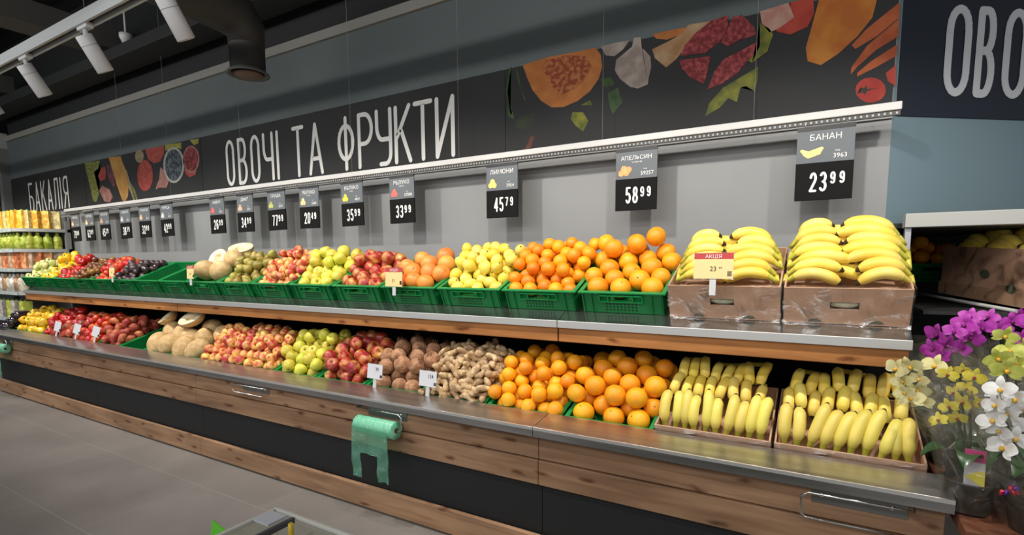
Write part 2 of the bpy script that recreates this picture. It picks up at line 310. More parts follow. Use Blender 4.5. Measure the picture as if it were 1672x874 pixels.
# track with spotlights
TY, TZ = 1.5, 1.41
t = thing('lighting_track', 'long white lighting track hanging from the dark ceiling', 'track', (0, TY, TZ))
bm = bmesh.new(); bm_box(bm, -9.5, 1.9, -.032, .032, -.012, .03, bev=.003); bm_box(bm, -9.5, 1.9, -.032, -.018, -.04, -.012); bm_box(bm, -9.5, 1.9, .018, .032, -.04, -.012); obj('rail_profile', bm, mat('track_white', (.5, .53, .55), .45), t)
obj('conductor_strip', box(-9.5, 1.9, -.0175, .0175, -.018, -.0125), mat('conductor_brown', (.12, .09, .05), .5), t)
for x in (-8.4, -5.9, -3.72, -1.2, 1.3): obj('suspension_wire', tube([(x, 0, .03), (x, 0, 1.33)], .003, n=6), mat('wire_grey', (.2, .2, .2), .4), t)
axis = Vector((0, .496, -.868)); aq = axis.to_track_quat('-Z', 'Y')
lamps = [-9.0+.875*k+.02 for k in range(12)]
def spot(x, label, grp=None):
    t = thing('spotlight', label, 'spotlight', (x, TY, TZ-.04), group=grp)
    obj('adapter', box(-.06, .06, -.02, .02, -.018, .012, bev=.004), white_lac, t)
    bm = bmesh.new(); bm_tube(bm, [(0, 0, -.015), (0, 0, -.07), (0, .01, -.1)], .0125, n=12); obj('bracket', bm, white_lac, t)
    M = Matrix.Translation((0, .0, -.075)) @ aq.to_matrix().to_4x4() @ Matrix.Scale(.84, 4)
    h = obj('lamp_head', lathe([(0, .03), (.049, .03), (.0525, .024), (.0525, -.205), (.046, -.21), (.044, -.17), (0, -.165)], n=32, M=M), white_lac, t)
    obj('seam_ring', lathe([(.0529, -.035), (.0529, -.038)], n=32, M=M), mat('seam_grey', (.2, .2, .2), .5), h)
    obj('lens', lathe([(0, -.168), (.043, -.172)], n=24, M=M), mat('lens_lit', (1, .93, .8), .4, emit=6), h)
    l = bpy.data.lights.new('spot_beam', 'SPOT'); l.energy = SPOT_W; l.spot_size = math.radians(105); l.spot_blend = .7; l.shadow_soft_size = .035; l.color = (1, .945, .87)
    lo = bpy.data.objects.new('spot_beam', l); C.objects.link(lo); lo.parent = t; lo.location = Vector((0, .0, -.075))+axis*.19; lo.rotation_euler = aq.to_euler()
lab = {-4.605: 'white track spotlight nearest the left edge of the photo', -3.73: 'white track spotlight in the middle, second from the left edge', -2.855: 'white track spotlight cut by the top edge of the photo'}
for k, x in enumerate(lamps):
    xx = round(x, 3)
    spot(x, lab.get(xx) or 'white cylinder spotlight on the track out of the photo', None if xx in lab else 'track spotlights outside the frame')
# ------------------------------------------------------------------ banners
PIC_RIGHT=[
 ('pumpkin_picture','pumpkin',0,[(-1.52,2.474),(-1.357,2.486),(-1.188,2.48),(-1.077,2.48),(-1.047,2.439),(-1.037,2.375),(-1.056,2.316),(-1.105,2.261),(-1.176,2.222),(-1.26,2.202),(-1.335,2.211),(-1.401,2.257),(-1.458,2.328),(-1.492,2.401)]),
 ('pumpkin_seeds_picture','seedred',1,[(-1.374,2.47),(-1.25,2.474),(-1.127,2.446),(-1.096,2.386),(-1.126,2.337),(-1.187,2.293),(-1.271,2.269),(-1.324,2.316),(-1.357,2.378),(-1.39,2.421)]),
 ('garlic_picture','garlic',0,[(-1.048,2.479),(-0.971,2.481),(-0.887,2.48),(-0.923,2.441),(-0.97,2.415),(-1.018,2.429)]),
 ('garlic_picture','garlic',0,[(-0.868,2.485),(-0.832,2.482),(-0.826,2.43),(-0.781,2.378),(-0.775,2.326),(-0.787,2.278),(-0.791,2.244),(-0.841,2.231),(-0.882,2.246),(-0.939,2.296),(-0.967,2.344),(-0.96,2.396),(-0.904,2.428),(-0.877,2.444)]),
 ('squash_picture','pumpkin',0,[(-0.774,2.482),(-0.683,2.483),(-0.591,2.479),(-0.615,2.452),(-0.699,2.441),(-0.751,2.456)]),
 ('parsnip_picture','cream',1,[(-0.599,2.489),(-0.494,2.482),(-0.557,2.432),(-0.613,2.378),(-0.654,2.337),(-0.7,2.308),(-0.758,2.365),(-0.772,2.41),(-0.699,2.429),(-0.623,2.454)]),
 ('pomegranate_picture','pomeg',2,[(-0.494,2.482),(-0.417,2.492),(-0.419,2.426),(-0.452,2.378),(-0.514,2.342),(-0.629,2.349),(-0.613,2.395),(-0.565,2.441)]),
 ('pomegranate_picture','pomeg',2,[(-0.398,2.479),(-0.356,2.477),(-0.306,2.416),(-0.293,2.375),(-0.36,2.37),(-0.412,2.35),(-0.448,2.377),(-0.422,2.419)]),
 ('pomegranate_picture','pomeg',2,[(-0.637,2.33),(-0.489,2.322),(-0.503,2.244),(-0.517,2.198),(-0.584,2.242),(-0.623,2.29)]),
 ('pomegranate_picture','pomeg',2,[(-0.292,2.345),(-0.283,2.312),(-0.326,2.267),(-0.369,2.22),(-0.437,2.184),(-0.5,2.17),(-0.471,2.246),(-0.433,2.295),(-0.358,2.319)]),
 ('leaf_picture','leafy',0,[(-0.28,2.235),(-0.278,2.188),(-0.291,2.128),(-0.329,2.158),(-0.352,2.154),(-0.365,2.092),(-0.404,2.115),(-0.442,2.076),(-0.505,2.048),(-0.49,2.104),(-0.429,2.167),(-0.353,2.201)]),
 ('leaf_picture','leafy',0,[(-1.207,2.166),(-1.144,2.157),(-1.113,2.107),(-1.144,2.055),(-1.185,2.089),(-1.217,2.13)]),
 ('leaf_picture','leafy',0,[(-1.155,2.196),(-1.104,2.215),(-1.089,2.186)]),
 ('leaf_picture','leafg',0,[(-1.006,2.236),(-0.948,2.253),(-0.923,2.178),(-0.975,2.124),(-0.995,2.172)]),
 ('leaf_picture','leafg',0,[(-1.046,2.314),(-0.987,2.313),(-0.968,2.274),(-1.016,2.264)]),
 ('leaf_picture','leafg',0,[(-1.627,2.267),(-1.586,2.221),(-1.58,2.18),(-1.622,2.206)]),
 ('leaf_picture','leafg',0,[(-1.605,2.48),(-1.596,2.478),(-1.623,2.346),(-1.592,2.212),(-1.604,2.214),(-1.635,2.347)]),
 ('leaf_picture','leafg',0,[(-1.57,2.473),(-1.562,2.472),(-1.538,2.38),(-1.501,2.277),(-1.509,2.276),(-1.547,2.377)]),
 ('leaf_picture','leafd',0,[(-1.574,2.17),(-1.515,2.191),(-1.435,2.199),(-1.447,2.143),(-1.493,2.11),(-1.563,2.128)]),
 ('root_picture','brownp',0,[(-1.505,2.0),(-1.47,2.067),(-1.441,2.069),(-1.47,2.003)]),
 ('fennel_picture','pinkc',3,[(-0.282,2.475),(-0.167,2.485),(-0.142,2.418),(-0.201,2.383),(-0.239,2.375),(-0.272,2.423)]),
 ('tomato_picture','tomp',2,[(-0.16,2.487),(-0.071,2.481),(-0.065,2.417),(-0.088,2.366),(-0.154,2.348),(-0.208,2.372),(-0.217,2.395),(-0.157,2.414)]),
 ('stalk_picture','leafy',3,[(-0.28,2.425),(-0.24,2.392),(-0.223,2.363),(-0.244,2.293),(-0.306,2.255),(-0.322,2.266),(-0.276,2.325)]),
 ('squash_picture','squash',1,[(-0.047,2.483),(0.168,2.467),(0.148,2.352),(0.099,2.287),(0.033,2.23),(-0.029,2.195),(-0.081,2.221),(-0.091,2.279),(-0.067,2.385)]),
 ('carrot_picture','carrot',0,[(0.238,2.391),(0.24,2.331),(0.166,2.273),(0.095,2.238),(0.08,2.256),(0.131,2.311)]),
 ('carrot_picture','carrot',1,[(0.24,2.327),(0.241,2.257),(0.169,2.219),(0.105,2.162),(0.083,2.135),(0.085,2.166),(0.135,2.241)]),
 ('carrot_picture','carrot',0,[(0.24,2.227),(0.239,2.182),(0.173,2.15),(0.107,2.123),(0.107,2.138),(0.152,2.176)]),
 ('tomato_picture','tomp',0,[(0.211,2.051),(0.208,2.032),(0.198,2.017),(0.181,2.009),(0.161,2.008),(0.14,2.015),(0.122,2.029),(0.109,2.048),(0.104,2.069),(0.107,2.088),(0.118,2.103),(0.135,2.111),(0.155,2.111),(0.176,2.104),(0.194,2.09),(0.206,2.071)]),
 ('tomato_picture','tomp',0,[(0.239,2.145),(0.243,2.061),(0.215,2.088),(0.207,2.12)]),
 ('calyx_picture','leafd',1,[(0.123,2.077),(0.134,2.07),(0.143,2.082),(0.144,2.066),(0.178,2.064),(0.145,2.058),(0.139,2.043),(0.131,2.056),(0.111,2.052),(0.123,2.066)]),
]
PIC_LEFT=[
 ('grapes_picture','lgrape',0,[(-7.105,2.471),(-6.731,2.457),(-6.795,2.38),(-6.899,2.355),(-6.829,2.203),(-6.822,2.113),(-6.913,2.028),(-6.984,2.055),(-7.028,2.219),(-7.076,2.36)]),
 ('pepper_picture','lred',1,[(-6.647,2.393),(-6.619,2.352),(-6.649,2.256),(-6.772,2.244),(-6.81,2.303),(-6.723,2.373)]),
 ('onion_picture','lpurple',0,[(-6.597,2.405),(-6.463,2.37),(-6.452,2.174),(-6.5,2.167),(-6.598,2.274)]),
 ('radish_picture','lpink',1,[(-6.732,2.196),(-6.575,2.14),(-6.519,2.059),(-6.599,2.009),(-6.716,2.027),(-6.816,2.146)]),
 ('corn_picture','lorange',1,[(-6.537,2.47),(-6.287,2.46),(-6.183,2.291),(-6.167,2.131),(-6.192,2.048),(-6.269,1.988),(-6.321,2.013),(-6.406,2.171),(-6.487,2.362)]),
 ('asparagus_picture','lcream',0,[(-6.201,2.314),(-6.18,2.312),(-6.12,2.149),(-6.059,1.997),(-6.085,1.993),(-6.167,2.131)]),
 ('asparagus_picture','lgrape',0,[(-6.134,2.192),(-6.042,2.101),(-6.0,1.993),(-6.028,1.989),(-6.086,2.093)]),
 ('watermelon_picture','lred',0,[(-5.783,2.474),(-5.43,2.466),(-5.441,2.391),(-5.517,2.33),(-5.636,2.322),(-5.738,2.373)]),
 ('apple_picture','lred',1,[(-5.669,2.21),(-5.689,2.154),(-5.729,2.107),(-5.783,2.078),(-5.843,2.071),(-5.9,2.087),(-5.945,2.124),(-5.97,2.176),(-5.973,2.236),(-5.951,2.294),(-5.909,2.34),(-5.854,2.368),(-5.795,2.373),(-5.739,2.356),(-5.696,2.319),(-5.671,2.268)]),
 ('fig_picture','lcream',0,[(-5.816,2.409),(-5.826,2.386),(-5.847,2.367),(-5.877,2.357),(-5.911,2.355),(-5.943,2.363),(-5.969,2.38),(-5.985,2.402),(-5.988,2.427),(-5.977,2.45),(-5.955,2.468),(-5.924,2.479),(-5.891,2.48),(-5.859,2.472),(-5.833,2.455),(-5.818,2.433)]),
 ('garlic_picture','lpink',0,[(-5.525,2.277),(-5.472,2.247),(-5.393,2.132),(-5.439,2.076),(-5.573,2.087),(-5.634,2.071),(-5.63,2.101),(-5.561,2.166)]),
 ('pineapple_picture','lyel',0,[(-5.411,2.471),(-5.127,2.462),(-5.135,2.406),(-5.276,2.436),(-5.409,2.417)]),
 ('bowl_picture','lwhite',1,[(-5.102,2.256),(-5.113,2.215),(-5.136,2.177),(-5.169,2.146),(-5.209,2.123),(-5.255,2.11),(-5.303,2.108),(-5.35,2.118),(-5.392,2.138),(-5.427,2.168),(-5.452,2.205),(-5.465,2.247),(-5.465,2.291),(-5.453,2.333),(-5.428,2.371),(-5.394,2.402),(-5.352,2.424),(-5.305,2.436),(-5.257,2.436),(-5.212,2.425),(-5.171,2.404),(-5.138,2.375),(-5.114,2.339),(-5.102,2.298)]),
 ('blueberries_picture','lblue',2,[(-5.133,2.259),(-5.143,2.223),(-5.162,2.19),(-5.189,2.163),(-5.223,2.143),(-5.261,2.131),(-5.3,2.129),(-5.339,2.138),(-5.373,2.155),(-5.401,2.181),(-5.421,2.213),(-5.432,2.25),(-5.432,2.288),(-5.421,2.325),(-5.401,2.358),(-5.372,2.385),(-5.338,2.404),(-5.299,2.415),(-5.26,2.415),(-5.223,2.406),(-5.189,2.388),(-5.162,2.363),(-5.143,2.331),(-5.133,2.296)]),
 ('tomato_picture','lred',0,[(-5.106,2.223),(-4.9,2.204),(-4.94,2.152),(-5.029,2.14),(-5.095,2.175)]),
 ('bowl_picture','lpink',1,[(-4.851,2.283),(-4.859,2.252),(-4.876,2.225),(-4.9,2.202),(-4.929,2.186),(-4.963,2.177),(-4.998,2.175),(-5.032,2.183),(-5.063,2.198),(-5.089,2.22),(-5.107,2.247),(-5.117,2.278),(-5.118,2.31),(-5.109,2.341),(-5.091,2.368),(-5.066,2.391),(-5.036,2.407),(-5.002,2.415),(-4.967,2.415),(-4.933,2.407),(-4.903,2.392),(-4.878,2.37),(-4.861,2.343),(-4.851,2.314)]),
 ('berries_picture','lpom',2,[(-4.871,2.285),(-4.878,2.258),(-4.892,2.233),(-4.913,2.213),(-4.938,2.199),(-4.966,2.19),(-4.996,2.189),(-5.025,2.196),(-5.051,2.209),(-5.073,2.228),(-5.088,2.252),(-5.096,2.279),(-5.096,2.307),(-5.089,2.335),(-5.074,2.359),(-5.053,2.379),(-5.027,2.394),(-4.998,2.401),(-4.969,2.402),(-4.94,2.395),(-4.915,2.381),(-4.894,2.362),(-4.879,2.339),(-4.871,2.312)]),
 ('lemon_picture','lyel',0,[(-4.986,2.466),(-4.842,2.461),(-4.855,2.421),(-4.924,2.415)]),
]
def pics(L_, parent, flip=None):
    for n_, m_, lv, P in L_:
        bm = bmesh.new(); bm_poly(bm, [(x, WY-.012-.0012*lv, z-1.35) for x, z in P]); bmesh.ops.triangulate(bm, faces=bm.faces[:], ngon_method='EAR_CLIP')
        obj(n_, bm, PM[m_], parent)
def pm(n_, c, c2, s=25, **k): return mat('print_'+n_, tuple(q*.72 for q in c), .55, nscale=s, ncol=tuple(q*.72 for q in c2), spec=.3, **k)
PM = {'pumpkin': pm('pumpkin', (.5, .16, .03), (.62, .22, .05), 12), 'seedred': pm('seeds', (.32, .05, .01), (.55, .2, .06), 40, lo=.45, hi=.6), 'garlic': pm('garlic', (.34, .27, .24), (.5, .43, .38), 18),
 'cream': pm('cream', (.42, .2, .07), (.6, .42, .25), 9), 'pomeg': pm('pomegranate', (.2, .008, .014), (.48, .07, .08), 55, lo=.42, hi=.66), 'leafy': pm('leaf_yellow', (.1, .12, .01), (.27, .27, .02), 14),
 'leafg': pm('leaf_green', (.02, .06, .01), (.06, .14, .03), 14), 'leafd': pm('leaf_dark', (.018, .03, .012), (.03, .05, .02), 20), 'brownp': pm('brown', (.12, .03, .015), (.2, .06, .03)),
 'pinkc': pm('pink', (.55, .25, .2), (.65, .42, .33), 14), 'tomp': pm('tomato', (.4, .02, .012), (.55, .06, .03), 9), 'squash': pm('squash', (.55, .14, .01), (.68, .25, .02), 10), 'carrot': pm('carrot', (.42, .07, .012), (.58, .13, .03), 12),
 'lgrape': pm('l_grape', (.13, .16, .03), (.33, .34, .1), 45), 'lred': pm('l_red', (.4, .06, .05), (.5, .12, .09)), 'lpurple': pm('l_purple', (.09, .05, .07), (.25, .07, .09), 12), 'lpink': pm('l_pink', (.38, .16, .14), (.5, .27, .22), 14),
 'lorange': pm('l_orange', (.5, .25, .06), (.58, .34, .1), 9), 'lcream': pm('l_cream', (.3, .24, .14), (.4, .33, .2)), 'lyel': pm('l_yellow', (.3, .3, .04), (.42, .4, .08)), 'lwhite': pm('l_white', (.45, .45, .43), (.5, .5, .48)),
 'lblue': pm('l_blueberry', (.03, .045, .06), (.2, .24, .27), 38, lo=.42, hi=.7), 'lpom': pm('l_pom', (.14, .015, .02), (.42, .08, .08), 30)}
def banner(x0, x1, label, m_=None, z0=.62, z1=1.12):
    t = thing('wall_banner', label, 'banner', (0, 0, 0))
    obj('banner_panel', box(x0+.003, x1-.003, WY-.0115, WY-.0065, z0, z1), m_ or banner_m, t); return t
t = banner(-9.27, -7.13, 'charcoal wall banner lettered БАКАЛІЯ above the carton shelves')
bm = bmesh.new()
x = -8.72
for ch in 'БАКАЛІЯ':
    w_ = .142 if ch != 'І' else .03; bm_glyph(bm, ch, x, .655, w_, .37, .028, WY-.0135); x += w_+.044
obj('lettering', bm, letter_m, t)
t = banner(-7.13, -4.82, 'wall banner printed with grapes, watermelon and a bowl of blueberries'); pics(PIC_LEFT, t)
t = banner(-4.82, -1.637, 'charcoal wall banner lettered ОВОЧІ ТА ФРУКТИ')
LT = [('О', -4.446, -4.335), ('В', -4.278, -4.162), ('О', -4.101, -3.988), ('Ч', -3.938, -3.813), ('І', -3.785, -3.73), ('Т', -3.571, -3.463+.02), ('А', -3.385, -3.235), ('Ф', -3.065, -2.905), ('Р', -2.86, -2.72), ('У', -2.688, -2.546), ('К', -2.514, -2.372), ('Т', -2.337-.01, -2.195), ('И', -2.164, -2.02)]
bm = bmesh.new()
for ch, a, b in LT: bm_glyph(bm, ch, a, .66, b-a+.012, .385, .03, WY-.0135)
obj('lettering', bm, letter_m, t)
t = banner(-1.637, .238, 'wall banner printed with pumpkin, garlic, pomegranate and carrots'); pics(PIC_RIGHT, t)
t = thing('wall_banner', 'navy banner lettered ОВО on the angled wall at the right edge', 'banner', (.24, WY, 0), (0, 0, ang))
obj('banner_panel', box(.012, 2.6, -.006, -.001, .596, 1.6), banner_n, t)
bm = bmesh.new()
for ch, a, b in [('О', .218, .34), ('В', .365, .462), ('О', .498, .62), ('Ч', .66, .78), ('І', .82, .86)]: bm_glyph(bm, ch, a, .68, b-a, .368, .034, -.0075)
obj('lettering', bm, mat('letter_silver', (.5, .52, .55), .5), t)
# hanging price rail
RY = 2.6
t = thing('price_rail', 'long pale rail hanging on wires in front of the banners', 'rail', (0, RY, 0))
obj('rail_bar', box(-7.32, .256, -.014, .014, .582, .614, bev=.004), rail_m, t)
bm = bmesh.new(); bm_box(bm, -7.32, .252, -.006, .006, .563, .583)
obj('toothed_strip', bm, mat('strip_dark', (.05, .05, .05), .5), t)
bm = bmesh.new(); x = -6.9
while x < .245: bm_box(bm, x, x+.007, -.009, -.0055, .567, .576); x += .0195
obj('strip_teeth', bm, mat('teeth_grey', (.4, .4, .4), .5), t)
for x in (-5.95, -5.1, -4.02, -2.78, -1.88, -.98+.0, -.275, .236): obj('hanging_wire', tube([(x, 0, .612), (x, 0, 2.75)], .0011, n=5), mat('wire_pale', (.3, .3, .29), .4), t)
# price tags
icons = {'banana': [(.85, .6, .22)], 'orange': [(.8, .33, .12)], 'lemon': [(.8, .6, .15)], 'redapple': [(.6, .12, .1)], 'yellow': [(.7, .55, .05)], 'mixed': [(.75, .5, .25)], 'green': [(.35, .38, .1)], 'peach': [(.6, .35, .22)], 'pale': [(.5, .5, .46)]}
def price_tag(xc, title, code, price, icon, label, sub=None, tilt=0):
    t = thing('price_tag', label, 'price tag', (xc, RY, .557), (0, tilt, 0))
    obj('header_clip', box(-.105, .105, -.004, .004, -.018, 0), black, t)
    obj('name_card', box(-.104, .104, -.003, .003, -.15, -.0175), tag_grey, t)
    obj('price_panel', box(-.105, .105, -.005, .005, -.306, -.15, bev=.002), tag_black, t)
    textmesh(title, .034 if len(title) < 7 else .028, price_w, 'product_name', t, (.0, -.0042, -.058))
    if sub: textmesh(sub, .011, price_w, 'small_print', t, (0, -.0042, -.073))
    textmesh(code, .026, price_w, 'code_digits', t, (.055, -.0042, -.135)); textmesh('код', .010, price_w, 'small_print', t, (.045, -.0042, -.108))
    bm = bmesh.new(); mm = mat('icon_'+icon, icons[icon][0], .5, nscale=30, ncol=tuple(min(1, c*1.35) for c in icons[icon][0]))
    if icon == 'banana':
        for k in range(3): bm_stroke(bm, [(-.085+.006*k, -.098-.008*k), (-.06, -.108-.008*k), (-.012-.004*k, -.093-.009*k)], .013, -.0042-.0001*k)
    else:
        for k, (a, b) in enumerate([(-.075, -.12), (-.05, -.12), (-.062, -.1), (-.038, -.105)][:3 + (icon in ('orange',))]):
            bm.faces.new([bm.verts.new((a+.016*math.cos(q*.5236), -.0042-.0001*k, b+.016*math.sin(q*.5236))) for q in range(12)])
    obj('fruit_picture', bm, mm, t)
    bm = bmesh.new(); a, b = price.split('.')
    x = -.052
    for ch in a: bm_glyph(bm, ch, x, -.272, .029, .082, .0098, -.0062); x += .036
    x += .003
    for ch in b: bm_glyph(bm, ch, x, -.242, .021, .05, .0075, -.0062); x += .033
    obj('price_digits', bm, price_w, t)
    for s in (-.075, .075): obj('hook', tube([(s, 0, -.008), (s, -.006, .008), (s, 0, .016)], .0016, n=5), chrome, t)
TG = [(.004, 'БАНАН', '3963', '23.99', 'banana', 'price tag БАНАН 23.99 above the banana cartons', None),
 (-.8, 'АПЕЛЬСИН', '59257', '58.99', 'orange', 'price tag АПЕЛЬСИН 58.99 above the large oranges', 'фасований'),
 (-1.581, 'ЛИМОНИ', '3954', '45.79', 'lemon', 'price tag ЛИМОНИ 45.79 above the lemons', None),
 (-2.338, 'ЯБЛУКО', '57888', '33.99', 'redapple', 'price tag 33.99 with red apple picture above the grapefruits', 'червоне'),
 (-2.792, 'ЯБЛУКО', '4831', '35.99', 'yellow', 'price tag 35.99 with yellow apple picture, left of the 33.99 tag', 'жовте'),
 (-3.232, 'ЯБЛУКО', '3688', '20.49', 'mixed', 'price tag 20.49 with pale apple picture', 'сезонне'),
 (-3.61, 'ГРУША', '5037', '77.99', 'green', 'price tag 77.99 with green pear picture', None),
 (-4.004, 'ДИНЯ', '5011', '34.99', 'peach', 'price tag 34.99 above the cut melons', None),
 (-4.393, 'КАВУН', '4031', '26.99', 'redapple', 'price tag 26.99 left of the 34.99 tag', None),
 (-5.199, 'ПЕРЕЦЬ', '4012', '42.99', 'pale', 'price tag 42.99 over the empty crates', None),
 (-5.594, 'ТОМАТИ', '4015', '32.99', 'peach', 'price tag 32.99, second left of the gap over the empty crates', None),
 (-5.974, 'ТОМАТИ', '4016', '38.79', 'pale', 'price tag 38.79 over the red tomatoes', None),
 (-6.41, 'ТОМАТИ', '4017', '45.29', 'peach', 'price tag 45.29 over the brown tomatoes', None),
 (-6.755, 'ПЕРЕЦЬ', '4018', '62.99', 'mixed', 'price tag 62.99 over the red peppers', None),
 (-7.093, 'ПЕРЕЦЬ', '4019', '79.99', 'mixed', 'price tag 79.99, farthest left on the rail', None)]
for i, (x, a, b, c, d, e, s) in enumerate(TG): price_tag(x, a, b, c, d, e, s, tilt=random.uniform(-.02, .02) if x < -2 else 0)
# ------------------------------------------------------------------ produce stand, in units with visible seams
XL, XR = -7.54, .379
TJ = -1.012
F = -FLOOR
def sp(n_, bm, m_, par=None): return obj(n_, bm, m_, par or t)
def strip(a, b):
    bm = bmesh.new(); P = [(1.9, F-.705), (2.045, F-.684), (2.05, F-.79), (2.055, F-.79), (2.05, F-.68), (1.9, F-.7), (1.896, F-.704), (1.896, F-.742), (1.9, F-.742)]
    A = [bm.verts.new((a, y, z)) for y, z in P]; B = [bm.verts.new((b, y, z)) for y, z in P]; n = len(P)
    for k in range(n): bm.faces.new((A[k], A[(k+1) % n], B[(k+1) % n], B[k]))
    bm.faces.new(A[::-1]); bm.faces.new(B); return bm
for a, b, bb, lb in ((XL, -5.3, None, 'left end base unit of the produce stand with pine boards and steel ledge'), (-5.297, -3.685, None, 'base unit of the produce stand below the melons'),
                 (-3.682, TJ, None, 'base unit of the produce stand carrying the hanging bag roll'), (TJ+.003, XR, .37, 'right end base unit of the produce stand below the bananas')):
    t = thing('produce_stand', lb, 'display stand', (0, 0, FLOOR)); c = bb or b
    sp('plinth_board', box(a, c, 1.95, 1.975, .012, .134, bev=.003), wood_a)
    sp('upper_board', box(a, c, 1.95, 1.975, F-.858, F-.755, bev=.003), wood_a)
    sp('lower_board', box(a, c, 1.945, 1.975, F-.975, F-.864, bev=.003), wood_a)
    sp('recessed_panel', box(a, c, 1.985, 1.995, .13, F-.97), dark_panel)
    sp('plinth_gap_strip', box(a, c-.01, 1.97, 1.985, 0, .03), void)
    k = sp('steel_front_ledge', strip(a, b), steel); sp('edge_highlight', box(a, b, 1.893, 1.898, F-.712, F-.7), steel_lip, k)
    if bb: sp('end_panel', box(.352, .37, 1.976, 2.06, .0, F-.72), wood_a)
t = thing('display_tray', 'dark inclined tray under the lower row of crates', 'tray', (0, 2.06, FLOOR))
sp('tray_plate', box(XL, .35, .01, .62, -.016, -.003, M=Matrix.Translation((0, 0, F-.81)) @ Matrix.Rotation(math.radians(18), 4, 'X')), void)
t = thing('back_board', 'black back board behind the lower tier of produce', 'board', (0, 2.69, FLOOR))
sp('board_sheet', box(XL, .35, -.01, .01, .02, F-.08), void)
T23 = Matrix.Translation((0, 2.17, F-.277)) @ Matrix.Rotation(math.radians(25), 4, 'X')
for a, b, lb in ((-7.3, -4.3, 'left section of the upper steel shelf with pine fascia'), (-4.297, TJ-.015, 'middle section of the upper steel shelf with pine fascia'), (TJ-.012, .289, 'right section of the upper steel shelf with pine fascia, under the banana cartons')):
    t = thing('upper_shelf', lb, 'shelf', (0, 0, FLOOR))
    k = sp('steel_shelf', box(a, b, 0, .56, -.012, 0, M=T23), steel_up)
    sp('shelf_lip', box(a, b, 2.163, 2.170, F-.306, F-.272, bev=.002), steel_lip, k)
    sp('fascia_board', box(a+.002, b-(.007 if b > 0 else .002), 2.176, 2.2, F-.372, F-.296, bev=.003), wood_b)
# ------------------------------------------------------------------ hanger bars with bag rolls
def holder(x, label, w=.3, h=.085, full=True, y=1.93, zt=-.757, grp=None):
    t = thing('bag_holder', label, 'bag holder', (x, 1.95, zt), group=grp)
    r = .004; Y = -.055
    if full: pts = [(w, 0, 0), (w, Y, 0), (.02, Y, -.0), (0, Y, -.015), (0, Y, -h+.012), (.015, Y, -h), (w-.01, Y, -h)]
    else: pts = [(0, 0, 0), (0, Y, 0), (w-.02, Y, 0), (w, Y, -.015), (w, Y, -h+.01), (w-.02, Y, -h), (-.02, Y, -h), (-.03, Y, -h+.02)]
    obj('wire_rod', tube(pts, r, n=8), chrome, t)
    obj('mount_plate', box(.03, w-.01, -.004, 0, -.05, .0, bev=.001), mat('plate_grey', (.3, .3, .28), .35, .8), t)
    for q in (.06, w-.05): obj('screw', lathe([(0, .004), (.007, .003), (.009, 0)], n=10, M=Matrix.Translation((q, -.004, -.02)) @ Matrix.Rotation(math.radians(90), 4, 'X')), chrome, t)
    return t
holder(-.01, 'large empty steel wire holder at the right end of the stand', .3, .085)
holder(-3.16, 'empty steel wire holder on the boards below the small apples', .3, .05)
holder(-2.06, 'steel wire holder carrying the green bag roll below the coconuts', .31, .085, False)
holder(-7.28, 'steel wire holder carrying the bag roll at the left edge', .31, .085, False)
def bagroll(x, label):
    t = thing('bag_roll', label, 'bag roll', (x, 1.895, -.842))
    Mx = Matrix.Rotation(math.radians(90), 4, 'Y')
    obj('roll', lathe([(.015, 0), (.044, 0), (.046, .004), (.046, .262), (.044, .266), (.015, .266)], n=24, M=Mx), mat('green_roll', (.16, .55, .34), .35, nscale=30, ncol=(.3, .72, .5), stretch=(6, 1, 1), bump=.2, bscale=30), t)
    obj('core', lathe([(.0152, .001), (.0152, .265), (.012, .265), (.012, .001)], n=16, M=Mx), mat('core_card', (.25, .2, .13), .7), t)
    bm = bmesh.new(); nx, nz = 26, 26
    def P(i, j):
        u = i/nx; v = j/nz; return Vector((.0+u*.245, -.048-.009*math.sin(u*9+v*3)*v-.006*v*math.sin(23*u+4*v)+.003*math.sin(v*17+u*5)*v, -.0-.27*v))
    G = {}
    for i in range(nx+1):
        for j in range(nz+1): G[i, j] = bm.verts.new(P(i, j))
    for i in range(nx):
        for j in range(nz):
            u = (i+.5)/nx; v = (j+.5)/nz; cut = .47+.1*(1-abs(2*u-1)**2*2.2)
            if v > .5+.05*abs(u-.5) and .23+.04*(v-.5) < u < .73: continue
            f = bm.faces.new((G[i, j], G[i+1, j], G[i+1, j+1], G[i, j+1])); f.smooth = True
    for v in [v for v in bm.verts if not v.link_faces]: bm.verts.remove(v)
    obj('loose_bag', bm, bag_green, t)
bagroll(-2.05, 'roll of green plastic bags with hanging handles below the coconuts')
bagroll(-7.27, 'roll of green plastic bags at the left edge of the photo')
